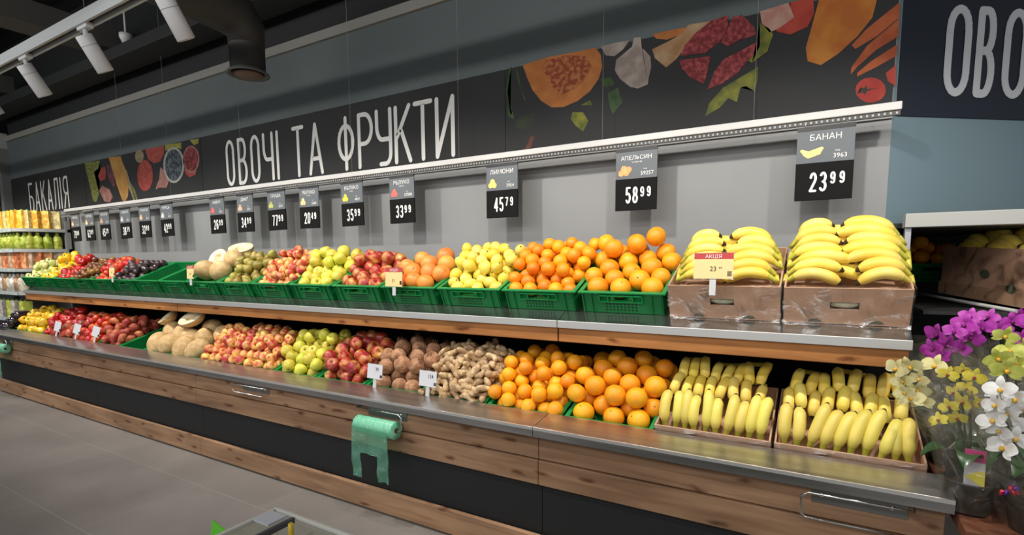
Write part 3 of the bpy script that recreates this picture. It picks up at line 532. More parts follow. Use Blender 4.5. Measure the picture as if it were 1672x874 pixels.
# ------------------------------------------------------------------ crates
CW, CD, CH = .398, .405, .105
def crate_meshes(insert):
    w = CW/2; bm = bmesh.new(); th = .006
    hx, h0, h1 = .055, .062, .085
    for s in (-1, 1): bm_box(bm, min(s*(w-.014), s*(w-.014-th)), max(s*(w-.014), s*(w-.014-th)), .008, CD-.008, 0, CH-.004)
    bm_box(bm, -w+.014, w-.014, CD-.016, CD-.01, 0, CH-.004)
    bm_box(bm, -w+.014, w-.014, .01, .016, 0, h0); bm_box(bm, -w+.014, w-.014, .01, .016, h1, CH-.004)
    for s in (-1, 1): bm_box(bm, min(s*hx, s*(w-.014)), max(s*hx, s*(w-.014)), .01, .016, h0, h1)
    for x in (-w+.02, -w+.06, w-.06-.004, w-.024): bm_box(bm, x, x+.004, .002, .0105, .0, .1)
    # floor board, inclined
    n0, n1 = insert; a = [bm.verts.new(p) for p in ((-w+.018, .016, n0), (w-.018, .016, n0), (w-.018, CD-.016, n1), (-w+.018, CD-.016, n1))]; bm.faces.new(a)
    a = [bm.verts.new(p) for p in ((-w+.014, .01, 0), (w-.014, .01, 0), (w-.014, CD-.01, 0), (-w+.014, CD-.01, 0))]; bm.faces.new(a)
    body = mesh('crate_body', bm, green_c)
    bm = bmesh.new()
    bm_box(bm, -w, w, 0, .018, CH-.008, CH, bev=.002); bm_box(bm, -w, w, CD-.018, CD, CH-.008, CH, bev=.002)
    for s in (-1, 1): bm_box(bm, min(s*w, s*(w-.02)), max(s*w, s*(w-.02)), .0185, CD-.0185, CH-.008, CH, bev=.002)
    rim = mesh('crate_rim', bm, green_rim)
    bm = bmesh.new(); a, b, c, d = -.1, .1, .056, .09; q = .004
    for (x0, x1, z0, z1) in ((a, b, d-q, d), (a, b, c, c+q), (a, a+q, c, d), (b-q, b, c, d), (-hx-q, -hx, c, d), (hx, hx+q, c, d)): bm_box(bm, x0, x1, -.002, .0098, z0, z1)
    hf = mesh('handle_frame', bm, green_rim)
    bm = bmesh.new()
    for r in range(3):
        for k in range(9): bm_box(bm, -.075+k*.017, -.066+k*.017, .0085, .0098, .012+r*.014, .019+r*.014)
    sl = mesh('vent_slots', bm, green_dk)
    return body, rim, hf, sl
CM = crate_meshes((.041, .102)); CE = crate_meshes((.006, .006))
def crate(xc, row, label, group=None, empty=False):
    Yf, Zf, tl = ROW[row]
    t = thing('green_crate', label, 'crate', (xc, Yf, Zf), (tl, 0, 0), group)
    for n_, me in zip(('crate_body', 'crate_rim', 'handle_frame', 'vent_slots'), CE if empty else CM): obj(n_, me, None, t)
ROW = {'up': (2.25, -.2375, math.radians(23)), 'lo': (2.092, -.79, math.radians(18)), 'lc': (2.092, -.774, math.radians(18))}
# ------------------------------------------------------------------ fruit meshes (shared by their copies)
def smooth_sphere(rx, ry, rz, nu=18, nv=12, lobes=0, la=0, mi_top=None):
    prof = [(math.sin(math.pi*i/nv), -math.cos(math.pi*i/nv)) for i in range(nv+1)]
    bm = bmesh.new(); rings = bm_lathe(bm, prof, n=nu, mi=mi_top)
    for v in bm.verts:
        a = math.atan2(v.co.y, v.co.x); k = 1+la*math.cos(lobes*a)*(1-abs(v.co.z)**2) if lobes else 1
        v.co = Vector((v.co.x*rx*k, v.co.y*ry*k, v.co.z*rz))
    return bm
def prof_fruit(r, pr, n=18, mi=None):
    return lathe([(a*r, b*r) for a, b in pr], n=n, mi=mi)
APPLE = [(0, -.72), (.12, -.76), (.3, -.88), (.55, -.82), (.82, -.5), (.97, -.05), (1, .2), (.93, .52), (.72, .78), (.45, .88), (.2, .78), (.06, .6), (0, .56)]
apm = [1, 0, 0, 0, 0, 0, 0, 0, 0, 0, 0, 1]
calyx = mat('calyx_brown', (.06, .045, .02), .8)
def fm(n_, c, c2, s, **k): return mat(n_, c, k.pop('rough', .38), nscale=s, ncol=c2, **k)
M_or = fm('orange_peel', (.93, .34, .008), (.96, .44, .012), 14, var=.08, hue=.012, bump=.25, bscale=260, coat=.1)
M_ta = fm('tangerine_peel', (.92, .28, .006), (.95, .38, .01), 14, var=.1, hue=.015, bump=.25, bscale=260, coat=.1)
M_gf = fm('grapefruit_peel', (.86, .22, .045), (.88, .36, .07), 7, var=.08, hue=.012, bump=.15, bscale=240)
M_le = fm('lemon_peel', (.92, .7, .06), (.94, .79, .18), 12, var=.08, hue=.01, bump=.2, bscale=200)
M_ya = fm('yellow_apple_skin', (.62, .6, .06), (.86, .72, .1), 18, var=.1, hue=.02, coat=.2)
M_ra = fm('red_apple_skin', (.42, .02, .02), (.78, .42, .11), 20, var=.2, hue=.015, coat=.25, lo=.45, hi=.7)
M_sa = fm('small_apple_skin', (.6, .07, .045), (.9, .56, .16), 24, var=.15, hue=.02, coat=.2, lo=.4, hi=.6)
M_pe = fm('pear_skin', (.26, .23, .04), (.42, .3, .07), 20, var=.15, hue=.02)
M_to = fm('tomato_skin', (.62, .045, .012), (.7, .08, .02), 8, var=.15, hue=.015, coat=.5, rough=.25)
M_tp = fm('pink_tomato_skin', (.5, .05, .035), (.62, .12, .07), 12, var=.15, hue=.015, coat=.5, rough=.25)
M_tb = fm('brown_tomato_skin', (.16, .05, .015), (.3, .12, .03), 20, var=.3, hue=.03, coat=.4, rough=.3)
M_rp = fm('red_pepper_skin', (.45, .01, .012), (.58, .025, .015), 8, var=.2, coat=.6, rough=.22)
M_yp = fm('yellow_pepper_skin', (.88, .5, .01), (.92, .62, .02), 8, var=.06, hue=.012, coat=.6, rough=.22)
M_gp = fm('pale_pepper_skin', (.55, .58, .16), (.75, .72, .3), 8, var=.1, hue=.02, coat=.4, rough=.28)
M_av = fm('avocado_skin', (.03, .02, .022), (.075, .035, .04), 20, var=.3, bump=.3, bscale=120, coat=.4, rough=.3)
M_au = fm('aubergine_skin', (.014, .008, .016), (.03, .012, .03), 5, var=.2, coat=.8, rough=.15)
M_po = fm('red_potato_skin', (.42, .07, .035), (.6, .17, .09), 22, var=.2, hue=.015, rough=.5)
M_co = fm('coconut_husk', (.34, .16, .08), (.54, .3, .17), 40, var=.15, bump=.5, bscale=120, rough=.85)
M_me = fm('melon_rind', (.62, .4, .17), (.78, .56, .28), 30, var=.08, bump=.5, bscale=150, rough=.6)
M_mf = fm('melon_flesh', (.85, .74, .48), (.88, .8, .6), 14, rough=.35)
M_ms = fm('melon_seed_cavity', (.75, .55, .25), (.85, .7, .42), 60, bump=.6, bscale=90, rough=.4)
M_gi = fm('ginger_skin', (.46, .29, .14), (.7, .52, .32), 30, var=.12, hue=.008, bump=.3, bscale=90, rough=.65)
M_st = mat('fruit_stem', (.1, .075, .02), .8); M_gs = mat('green_stem', (.06, .13, .02), .6)
M_ba = fm('banana_skin', (.91, .67, .09), (.94, .75, .18), 9, var=.05, hue=.008, rough=.42)
M_bg = fm('banana_skin_greenish', (.76, .64, .12), (.86, .7, .15), 9, var=.06, hue=.01, rough=.42)
M_bt = mat('banana_tip', (.055, .035, .015), .8); M_bs = fm('banana_neck', (.5, .5, .06), (.68, .58, .08), 12)
def sph(r, m_, sq=.96, dot=True, n=20):
    nv = 12; return mesh('fruit', smooth_sphere(r, r, r*sq, n, nv, mi_top=[0]*(nv-1)+[1] if False else None), [m_, calyx])
def citrus(r, m_):
    pr = [(0, -.93), (.12, -.95)]+[(math.sin(math.pi*i/12), -math.cos(math.pi*i/12)*.96) for i in range(2, 11)]+[(.16, .93), (.06, .9), (.05, .925), (0, .925)]
    return mesh('citrus', prof_fruit(r, pr, 20, [0]*(len(pr)-3)+[1, 1]), [m_, calyx])
def apple(r, m_): return mesh('apple', prof_fruit(r, APPLE, 18, apm), [m_, calyx])
def pepper(r, m_):
    bm = smooth_sphere(r, r, r*1.12, 20, 12, 4, .09)
    for v in bm.verts:
        d = math.hypot(v.co.x, v.co.y)/r
        if v.co.z > 0: v.co.z -= .3*r*max(0, 1-d*1.6)
        v.co.x *= .9+.12*v.co.z/r; v.co.y *= .9+.12*v.co.z/r
    bm_tube(bm, [(0, 0, r*.7), (0, 0, r*.95), (r*.15, 0, r*1.25)], [r*.22, r*.12, r*.1], n=8, mi=1)
    return mesh('pepper', bm, [m_, M_gs])
def tomato(r, m_):
    bm = smooth_sphere(r, r, r*.86, 18, 10, 6, .02)
    for k in range(5):
        a = k*1.2566; bm_poly(bm, [(0, 0, r*.88), (r*.4*math.cos(a-.3), r*.4*math.sin(a-.3), r*.84), (r*.62*math.cos(a), r*.62*math.sin(a), r*.78), (r*.4*math.cos(a+.3), r*.4*math.sin(a+.3), r*.84)], 1)
    return mesh('tomato', bm, [m_, M_gs])
def lemon(r):
    pr = [(0, -1.36), (.1, -1.33), (.2, -1.2), (.45, -1.02), (.75, -.72), (.95, -.3), (1, 0), (.95, .32), (.74, .75), (.42, 1.04), (.15, 1.18), (.06, 1.2), (0, 1.18)]
    return mesh('lemon', prof_fruit(r, pr, 18, [0]*10+[1, 1]), [M_le, calyx])
def pear(r):
    pr = [(0, -.85), (.15, -.9), (.5, -.85), (.85, -.55), (1, -.1), (.92, .3), (.68, .65), (.45, .95), (.32, 1.15), (.1, 1.25), (0, 1.22)]
    return mesh('pear', prof_fruit(r, pr, 18, [1]+[0]*9), [M_pe, calyx])
def potato(r, s):
    bm = smooth_sphere(r*1.25, r*.9, r*.85, 16, 10)
    rr = random.Random(s)
    for v in bm.verts: v.co.z += .12*r*math.sin(v.co.x/r*3+s); v.co.y += .1*r*math.cos(v.co.x/r*2.2+s*2)
    return mesh('potato', bm, [M_po])
def aubergine(r):
    bm = bmesh.new(); bm_tube(bm, [(-.11, 0, .0), (-.1, 0, 0), (-.06, 0, .008), (0, 0, .01), (.05, 0, .005), (.085, 0, -.006), (.1, 0, -.01)], [.006, .03, .04, .036, .026, .016, .01], n=16)
    bm_tube(bm, [(.078, 0, -.004), (.1, 0, -.01), (.135, 0, -.018)], [.021, .013, .006], n=10, mi=1); return mesh('aubergine', bm, [M_au, M_gs])
def skin_mesh(name, nodes, edges, mats, lev=2):
    me = bpy.data.meshes.new('sk'); me.from_pydata([n[:3] for n in nodes], edges, []); o = bpy.data.objects.new('sk', me); C.objects.link(o)
    md = o.modifiers.new('s', 'SKIN'); md.use_smooth_shade = True
    for i, n in enumerate(nodes): me.skin_vertices[0].data[i].radius = (n[3], n[3]*.9)
    me.skin_vertices[0].data[0].use_root = True
    sb = o.modifiers.new('b', 'SUBSURF'); sb.levels = lev
    dg = bpy.context.evaluated_depsgraph_get(); dg.update(); m2 = bpy.data.meshes.new_from_object(o.evaluated_get(dg)); m2.name = name
    bpy.data.objects.remove(o); m2.materials.clear(); [m2.materials.append(q) for q in mats]
    for p in m2.polygons: p.use_smooth = True
    return m2
def ginger(s):
    rr = random.Random(s); n = [(-.05, 0, 0, .012), (-.024, .004, .003, .0185), (.0, -.004, 0, .015), (.026, .003, .002, .019), (.05, 0, 0, .013)]; e = [(0, 1), (1, 2), (2, 3), (3, 4)]
    for b in (1, 3, 2, 1)[:3+s % 2]:
        a = rr.uniform(0, 6.28); l = rr.uniform(.028, .042); n.append((n[b][0]+rr.uniform(-.012, .012), n[b][1]+l*math.cos(a), n[b][2]+l*.6*math.sin(a), rr.uniform(.011, .015))); e.append((b, len(n)-1))
    return skin_mesh('ginger', n, e, [M_gi], 1)
GI = [ginger(s) for s in range(6)]
# ------------------------------------------------------------------ packing
class Row:
    def __init__(s): s.P = np.zeros((0, 4))
rows = {'up': Row(), 'lo': Row()}
def pack(row, x0, x1, r, ztop, thick=None, rj=.06, ymax=None, slope=1.0, front=.0, maxn=400, seed=0, cap=None, ymin=None, el=1.0):
    """rest spheres on the inclined crate floor and on each other until the heap surface is reached"""
    Yf, Zf, tl = ROW[row]; ct, st = math.cos(tl), math.sin(tl); rng = np.random.RandomState(seed+int(abs(x0)*100)); R_ = rows[row]; out = []
    n0, n1 = .041, .102; fy0, fz0 = Yf+.016*ct-n0*st, Zf+.016*st+n0*ct; fy1, fz1 = Yf+.389*ct-n1*st, Zf+.389*st+n1*ct
    sl = (fz1-fz0)/(fy1-fy0); nrm = math.sqrt(1+sl*sl)
    rimy, rimz = Yf-CH*st, Zf+CH*ct            # front rim
    yb = ymax or fy1-.01
    xc, hw = (x0+x1)/2, (x1-x0)/2; fail = 0
    def ev(x, y, rr, P):
        z = fz0+sl*(y-fy0)+rr*nrm+.001
        if len(P):
            d2 = (x[:, None]-P[None, :, 0])**2+(y[:, None]-P[None, :, 1])**2; s2 = (rr+P[None, :, 3])**2-d2
            z = np.maximum(z, np.where(s2 > 0, P[None, :, 2]+np.sqrt(np.maximum(s2, 0)), -9).max(1))
        dloc = (y-Yf)*ct+(z-Zf)*st; rimline = rimz+(y-rimy)*math.tan(tl); low = z < rimline+rr*.35
        ok = dloc > np.where(low, .018+rr*.98, .004+rr*.55)
        ok &= ((x > x0+.016+rr) & (x < x1-.016-rr)) | ~low
        ok &= (x > x0+rr*.75) & (x < x1-rr*.75) & (y < yb) & (y > (ymin or -9))
        H = np.minimum(rimz+front+slope*(y-rimy), ztop)-rr-.5*np.maximum(0, y-(yb-.07))-.03*np.abs((x-xc)/hw)**3
        return z+np.where(ok & (z <= H), 0, 9)
    while len(out) < maxn and fail < 5:
        rr = r*(1+rng.uniform(-rj, rj)); P = R_.P; P = P[(P[:, 0] > x0-.15) & (P[:, 0] < x1+.15)]
        x = rng.uniform(x0+rr*.75, x1-rr*.75, 420); y = rng.uniform(fy0-.05, yb, 420); z = ev(x, y, rr, P); j = int(np.argmin(z)); bx, by, bz = x[j], y[j], z[j]
        if bz > 5: fail += 1; continue
        for sc in (.5, .25, .1, .04):
            x = bx+rng.uniform(-1, 1, 60)*rr*sc; y = by+rng.uniform(-1, 1, 60)*rr*sc; z = ev(x, y, rr, P); j = int(np.argmin(z))
            if z[j] < bz: bx, by, bz = x[j], y[j], z[j]
        out.append((bx, by, bz, rr)); R_.P = np.vstack([R_.P, [bx, by, bz, rr]])
    return out
def scatter(name, label, cat, group, meshes, pts, r0, rotf=None, stem=None, stems=0):
    protos = []
    rr = random.Random(len(pts))
    for i, (x, y, z, r) in enumerate(pts):
        me = meshes[i % len(meshes)] if isinstance(meshes, list) else meshes
        o = bpy.data.objects.new(name, me); C.objects.link(o); o.location = (x, y, z); k = r/r0; o.scale = (k, k, k)
        o.rotation_euler = rotf(rr) if rotf else (rr.uniform(-1.2, 1.2), rr.uniform(-1.2, 1.2), rr.uniform(0, 6.28))
        tag(o, label, cat, group)
        if stem and rr.random() < stems: 
            s_ = bpy.data.objects.new('stem', stem); C.objects.link(s_); s_.parent = o
def seg(i, off=0): c = -.745-.41*i+off; return c-.203, c+.203
stem_me = mesh('stem', tube([(0, 0, .022), (.001, 0, .032), (.004, 0, .042)], [.0016, .0016, .0022], n=6), M_st)
free = lambda rr: (rr.uniform(-.7, .9), rr.uniform(-.7, .7), rr.uniform(0, 6.28))
def heap(row, i, name, label, cat, group, me, r, ztop, j=None, **k):
    x0, x1 = k.pop('xr', None) or seg(i)
    k.setdefault('front', .03 if row == 'up' else .068)
    if j is not None: x0 = seg(j)[0]
    kw = {q: k.pop(q) for q in ('rj', 'slope', 'front', 'ymax', 'seed', 'ymin') if q in k}
    P = pack(row, x0, x1, r, ztop, **kw); scatter(name, label, cat, group, me, P, r, **k); return P
CNT = {}
U, Lo = 'up', 'lo'
# upper tier
heap(U, 0, 'orange', 'large bright orange heaped beside the upper banana cartons', 'orange', 'large oranges on the upper tier', citrus(.046, M_or), .046, .165)
heap(U, 1, 'tangerine', 'tangerine heaped between the lemons and the large oranges, upper tier', 'tangerine', 'tangerines on the upper tier', citrus(.036, M_ta), .036, .165)
heap(U, 2, 'lemon', 'yellow lemon heaped in a green crate on the upper tier', 'lemon', 'lemons on the upper tier', lemon(.033), .036, .135)
heap(U, 3, 'grapefruit', 'pinkish grapefruit heaped left of the lemons on the upper tier', 'grapefruit', 'grapefruits on the upper tier', citrus(.053, M_gf), .053, .125)
heap(U, 4, 'red_apple', 'red apple heaped left of the grapefruits, upper tier', 'apple', 'red apples on the upper tier', apple(.041, M_ra), .041, .1, stem=stem_me, stems=.35)
heap(U, 5, 'yellow_apple', 'yellow green apple heaped left of the red apples, upper tier', 'apple', 'yellow apples on the upper tier', apple(.041, M_ya), .041, .12, stem=stem_me, stems=.35)
heap(U, 6, 'small_apple', 'small red and yellow apple in the upper tier heap beside the pears', 'apple', 'small apples on the upper tier', apple(.031, M_sa), .031, .125)
heap(U, 7, 'pear', 'olive brown pear heaped right of the melons on the upper tier', 'pear', 'pears on the upper tier', pear(.034), .036, .11)
heap(U, 11, 'avocado', 'dark glossy avocado beside the empty crates on the upper tier', 'avocado', 'avocados on the upper tier', mesh('avocado', smooth_sphere(.03, .03, .038, 16, 10), M_av), .034, .055)
heap(U, 12, 'tomato', 'red tomato on the upper tier left of the dark avocados', 'tomato', 'red tomatoes on the upper tier', tomato(.033, M_to), .033, .085)
heap(U, 13, 'brown_tomato', 'small brown tomato on the upper tier', 'tomato', 'brown tomatoes on the upper tier', tomato(.029, M_tb), .029, .08)
heap(U, 14, 'red_pepper', 'glossy red pepper on the upper tier', 'pepper', 'red peppers on the upper tier', pepper(.04, M_rp), .042, .12)
heap(U, 15, 'yellow_pepper', 'yellow pepper on the upper tier', 'pepper', 'yellow peppers on the upper tier', pepper(.042, M_yp), .044, .15)
heap(U, 16, 'pale_pepper', 'pale yellow green pepper at the far left end of the upper tier', 'pepper', 'pale peppers on the upper tier', pepper(.037, M_gp), .039, .08)
# lower tier
heap(Lo, 0, 'orange', 'large orange heaped beside the bananas on the lower tier', 'orange', 'large oranges on the lower tier', citrus(.046, M_or), .046, -.41, slope=1.15, ymax=2.5)
heap(Lo, 1, 'tangerine', 'round tangerine heaped right of the ginger on the lower tier', 'tangerine', 'tangerines on the lower tier', citrus(.0375, M_or), .0375, -.42, slope=1.1, ymax=2.5)
heap(Lo, 2, 'ginger_root', 'knobbly beige ginger root piled on the lower tier', 'ginger', 'ginger roots on the lower tier', GI, .0235, -.43, slope=1.1, ymax=2.44, rotf=lambda rr: (rr.uniform(-.8, .8), rr.uniform(-.8, .8), rr.uniform(0, 6.28)))
P = pack(Lo, *seg(3), .047, -.415, slope=1.05, ymax=2.46, front=.068)
coco = mesh('coconut', smooth_sphere(.047, .047, .049, 20, 14), M_co)
bm = bmesh.new(); rr = random.Random(3)
for k in range(14):
    a = rr.uniform(0, 6.28); q = rr.uniform(.002, .012); bm_tube(bm, [(q*math.cos(a), q*math.sin(a), .046), (q*1.6*math.cos(a), q*1.6*math.sin(a), .056), (q*1.8*math.cos(a+.4), q*1.8*math.sin(a+.4), rr.uniform(.062, .07))], [.0016, .0012, .0004], n=4)
tuft = mesh('husk_tuft', bm, mat('tuft_brown', (.22, .12, .06), .9))
scatter('coconut', 'brown hairy coconut piled on the lower tier', 'coconut', 'coconuts on the lower tier', coco, P, .047, rotf=lambda rr: (rr.uniform(-.6, .8), rr.uniform(-.7, .7), rr.uniform(0, 6.28)), stem=tuft, stems=1)
heap(Lo, 4, 'red_apple', 'red and yellow apple heaped left of the coconuts on the lower tier', 'apple', 'red apples on the lower tier', apple(.042, M_ra), .042, -.42, slope=1.1, ymax=2.46, stem=stem_me, stems=.5)
heap(Lo, 5, 'yellow_apple', 'yellow apple heaped in the middle of the lower tier', 'apple', 'yellow apples on the lower tier', apple(.041, M_ya), .041, -.42, slope=1.1, ymax=2.46, stem=stem_me, stems=.5)
heap(Lo, 6, 'small_apple', 'small orange red apple in the heap right of the melons, lower tier', 'apple', 'small apples on the lower tier', apple(.034, M_sa), .034, -.42, j=7, slope=1.1, ymax=2.42)
heap(Lo, 8, 'melon', 'sandy netted melon heaped on the lower tier', 'melon', 'whole melons on the lower tier', mesh('melon', smooth_sphere(.078, .078, .1, 24, 16), M_me), .082, -.43, j=9, slope=1.2, seed=3, ymax=2.42)
heap(Lo, 11, 'red_potato', 'red skinned potato heaped beside the empty lower crate', 'potato', 'red potatoes on the lower tier', [potato(.036, s) for s in (1, 2, 3)], .04, -.44, slope=1.1, ymax=2.44)
heap(Lo, 12, 'tomato', 'bright red tomato on the lower tier', 'tomato', 'red tomatoes on the lower tier', tomato(.036, M_to), .036, -.44, slope=1.1, ymax=2.44)
heap(Lo, 13, 'pink_tomato', 'large pink tomato on the lower tier between red tomatoes and red peppers', 'tomato', 'pink tomatoes on the lower tier', tomato(.042, M_tp), .042, -.44, slope=1.1, ymax=2.44)
heap(Lo, 14, 'red_pepper', 'shiny red pepper on the lower tier', 'pepper', 'red peppers on the lower tier', pepper(.044, M_rp), .046, -.42, slope=1.15, ymax=2.44)
heap(Lo, 15, 'yellow_pepper', 'yellow pepper on the lower tier near the left edge', 'pepper', 'yellow peppers on the lower tier', pepper(.046, M_yp), .048, -.42, xr=(-7.36, -6.69), slope=1.15, ymax=2.44)
AU = aubergine(1)
x0, x1 = seg(16)
k = 0
for zz, yy in ((-.655, 2.1), (-.6, 2.15), (-.545, 2.2)):
    for q in range(2):
        o = obj('aubergine', AU, None, None, (-7.5+.08*q+.02*(k % 2), yy, zz), (0, -.1, 1.75+.1*math.sin(q*3+k))); tag(o, 'dark glossy aubergine at the left edge of the lower tier', 'aubergine', 'aubergines on the lower tier')
    k += 1
# melon halves and upper melons
def half_melon(loc, rot, label, r=.088, el=1.28):
    t = thing('melon_half', label, 'melon', loc, rot)
    bm = bmesh.new(); rings = bm_lathe(bm, [(math.sin(a)*r, -math.cos(a)*r*.95) for a in [math.pi/2*i/8 for i in range(9)]], n=28)
    for v in bm.verts: v.co.x *= el
    obj('rind', bm, M_me, t)
    bm = bmesh.new(); bm_lathe(bm, [(r*.985, 0), (r*.93, .001), (r*.5, .001), (r*.4, -.008)], n=28)
    for v in bm.verts: v.co.x *= el
    obj('flesh', bm, M_mf, t)
    bm = bmesh.new(); bm_lathe(bm, [(r*.42, -.006), (r*.3, -.02), (0, -.026)], n=24)
    for v in bm.verts: v.co.x *= el
    obj('seed_cavity', bm, M_ms, t)
R_ = math.radians
mel = mesh('melon', smooth_sphere(.078, .078, .1, 24, 16), M_me)
for i, (x, y, z, rx, ry) in enumerate([(-4.135, 2.335, -.055, 1.3, .5), (-3.94, 2.33, -.06, .2, 1.2), (-3.99, 2.47, .025, .3, 1.3), (-4.14, 2.5, .02, .2, 1.4)]):
    o = obj('melon', mel, None, None, (x, y, z), (rx, ry, 0)); tag(o, 'sandy whole melon in the upper tier crate beside the pears', 'melon', 'whole melons on the upper tier')
half_melon((-4.1, 2.40, .045), (R_(62), R_(-8), R_(12)), 'cut melon half facing the aisle on the upper tier', .078, 1.15)
half_melon((-3.99, 2.53, .125), (R_(28), R_(6), R_(10)), 'cut melon half lying on top of the upper melons', .085)
half_melon((-4.2, 2.22, -.415), (R_(40), R_(-14), R_(16)), 'long cut melon half on top of the lower melons, nearest the apples', .08, 1.5)
half_melon((-4.62, 2.25, -.43), (R_(35), R_(-25), R_(10)), 'cut melon half leaning on the lower melons farther left', .075, 1.25)
# ------------------------------------------------------------------ crates
UPN = {0: 'large oranges', 1: 'tangerines', 2: 'lemons', 3: 'grapefruits', 4: 'red apples', 5: 'yellow apples', 6: 'small apples', 7: 'pears', 8: 'melons', 9: None, 10: None, 11: 'avocados', 12: 'red tomatoes', 13: 'brown tomatoes', 14: 'red peppers', 15: 'yellow peppers', 16: 'pale peppers'}
for i, n_ in UPN.items():
    crate(-.745-.41*i, U, f'green plastic crate of {n_} on the upper tier' if n_ else ('empty green crate next to the upper melons' if i == 9 else 'empty green crate next to the avocados, upper tier'), empty=n_ is None)
LON = {0: 'large oranges', 1: 'tangerines', 2: 'ginger', 3: 'coconuts', 4: 'red apples', 5: 'yellow apples', 6: 'small apples beside the yellow apples', 7: 'small apples beside the melons', 8: 'melons beside the small apples', 9: 'melons beside the empty crate', 10: None, 11: 'red potatoes', 12: 'red tomatoes', 13: 'pink tomatoes', 14: 'red peppers', 15: 'yellow peppers', 16: 'yellow peppers and aubergines'}
for i, n_ in LON.items():
    crate(-.745-.41*i, Lo, f'green plastic crate of {n_} on the lower tier' if n_ else 'empty green crate left of the melons, lower tier', empty=n_ is None)
# ------------------------------------------------------------------ bananas
def finger(Lg=.185, bow=.036, r=.0178, m_=None):
    N_ = 16; bm = bmesh.new(); pts = []; rad = []; mi = []
    for i in range(N_+1):
        u = i/N_; pts.append((u*Lg, 0, bow*4*u*(1-u)-.0))
        if u < .16: k = .34+.2*(u/.16)
        elif u < .32: k = .54+.43*math.sin((u-.16)/.16*math.pi/2)
        elif u < .8: k = 1
        else: k = max(.2, math.cos((u-.8)/.2*1.38))
        rad.append(r*k)
    for i in range(N_): mi.append(2 if i < 3 else 0)
    mi[-1] = 1
    rings = bm_tube(bm, pts, rad, n=10, mi=mi)
    for rg, k in zip(rings, range(N_+1)):            # softly five sided section
        c = Vector(pts[k])
        for q, v in enumerate(rg): v.co = c+(v.co-c)*(1+.05*math.cos(5*(2*math.pi*q/10)))
    return mesh('banana', bm, [m_ or M_ba, M_bt, M_bs])
FA = finger(.2, .042, .0222); FB = finger(.18, .034, .0205); FG = finger(.18, .03, .0215, M_bg)
def orient(p0, p1, bowdir, Lg):
    p0, p1 = Vector(p0), Vector(p1); x = (p1-p0).normalized(); z = Vector(bowdir); z = (z-x*z.dot(x)).normalized(); y = z.cross(x)
    M = Matrix((x, y, z)).transposed().to_4x4(); M.translation = p0; s = (p1-p0).length/Lg
    return M @ Matrix.Diagonal((s, 1, 1, 1))
def bunch(fingers, label, group, crown=None):
    base = Vector(fingers[0][0]); t = thing('banana_bunch', label, 'banana bunch', base, group=group); T_ = Matrix.Translation(-base)
    for p0, p1, bd, me, Lg in fingers:
        o = bpy.data.objects.new('banana', me); C.objects.link(o); o.parent = t; o.matrix_local = T_ @ orient(p0, p1, bd, Lg)
    if len(fingers) > 1:
        P = [Vector(f[0])-base for f in fingers]; a = P[0]; b = P[-1]; obj('crown', tube([a+(a-b)*.05, (a+b)/2, b+(b-a)*.05], .009, n=8), M_bs, t)
def carton_box(x0, x1, row, h, label, dep=.4):
    Yf, Zf, tl = ROW[row]; t = thing('banana_carton', label, 'carton', ((x0+x1)/2, Yf, Zf), (tl, 0, 0)); w = (x1-x0)/2
    bm = bmesh.new(); th = .006; hx, a, b = .045, h*.42, h*.62
    bm_box(bm, -w, w, .0, th, 0, a); bm_box(bm, -w, w, 0, th, b, h); bm_box(bm, -w, -hx, 0, th, a, b); bm_box(bm, hx, w, 0, th, a, b)
    bm_box(bm, -w, -w+th, th, dep, 0, h); bm_box(bm, w-th, w, th, dep, 0, h); bm_box(bm, -w, w, dep-th, dep, 0, h); bm_box(bm, -w, w, .001, dep, 0, th); bm_box(bm, -w+th, w-th, .03, dep-.01, h*.5, h*.5+th)
    obj('carton_body', bm, carton, t)
    if row == 'up':
        bm = bmesh.new()
        for k in range(12):
            pass
        obj('hand_hole_film', lathe([(0, 0), (.6, .0), (1, -.006)], n=20, M=Matrix.Translation((0, .004, (a+b)/2)) @ Matrix.Diagonal((hx*.95, 1, (b-a)*.46, 1)) @ Matrix.Rotation(R_(90), 4, 'X')), mat('paper_pale_green', (.35, .38, .24), .5, nscale=30, ncol=(.5, .45, .3)), t)
        bm = bmesh.new()
        for cx in (-.09, .1): bm.faces.new([bm.verts.new((cx+.022*math.cos(k*.314*1.0), -.0008, .006+.014*abs(math.sin(k*.314)))) for k in range(11)])
        obj('printed_emblem', bm, mat('emblem_dark_green', (.09, .1, .06), .7), t)
    # clear liner film: a slightly wrinkled sheet over front and sides
    bm = bmesh.new(); nx, nz = 26, 10; top = h+(.012 if row == 'up' else .006); rr = random.Random(int(x0*100))
    def sheet(f, nx, nz):
        G = [[bm.verts.new(f(i/nx, j/nz)) for j in range(nz+1)] for i in range(nx+1)]
        for i in range(nx):
            for j in range(nz): q = bm.faces.new((G[i][j], G[i+1][j], G[i+1][j+1], G[i][j+1])); q.smooth = True
    sheet(lambda u, v: Vector((-w-.004+u*(2*w+.008), -.006-.003*math.sin(u*31+v*7)-.003*math.sin(u*13-v*9)-.012*(v < .05), .0+v*top)), nx, nz)
    for s in (-1, 1): sheet(lambda u, v: Vector((s*(w+.005+.003*math.sin(u*17+v*9)+(.012*math.sin(v*5)*math.sin(u*5) if (s > 0 and x1 > .2) else 0)), -.004+u*(dep-.03), v*(top+.015*math.sin(u*6)**2))), 16, 8)
    obj('liner_film', bm, film, t); return t
carton_box(-.533, -.115, 'up', .146, 'brown carton of bananas in clear film on the upper tier, next to the oranges')
carton_box(-.104, .286, 'up', .146, 'brown carton of bananas in clear film at the right end of the upper tier')
carton_box(-.538, -.117, 'lc', .12, 'shallow carton of greener bananas on the lower tier beside the oranges', .39)
carton_box(-.105, .335, 'lc', .12, 'shallow carton of bananas at the right end of the lower tier', .39)
rb = random.Random(11)
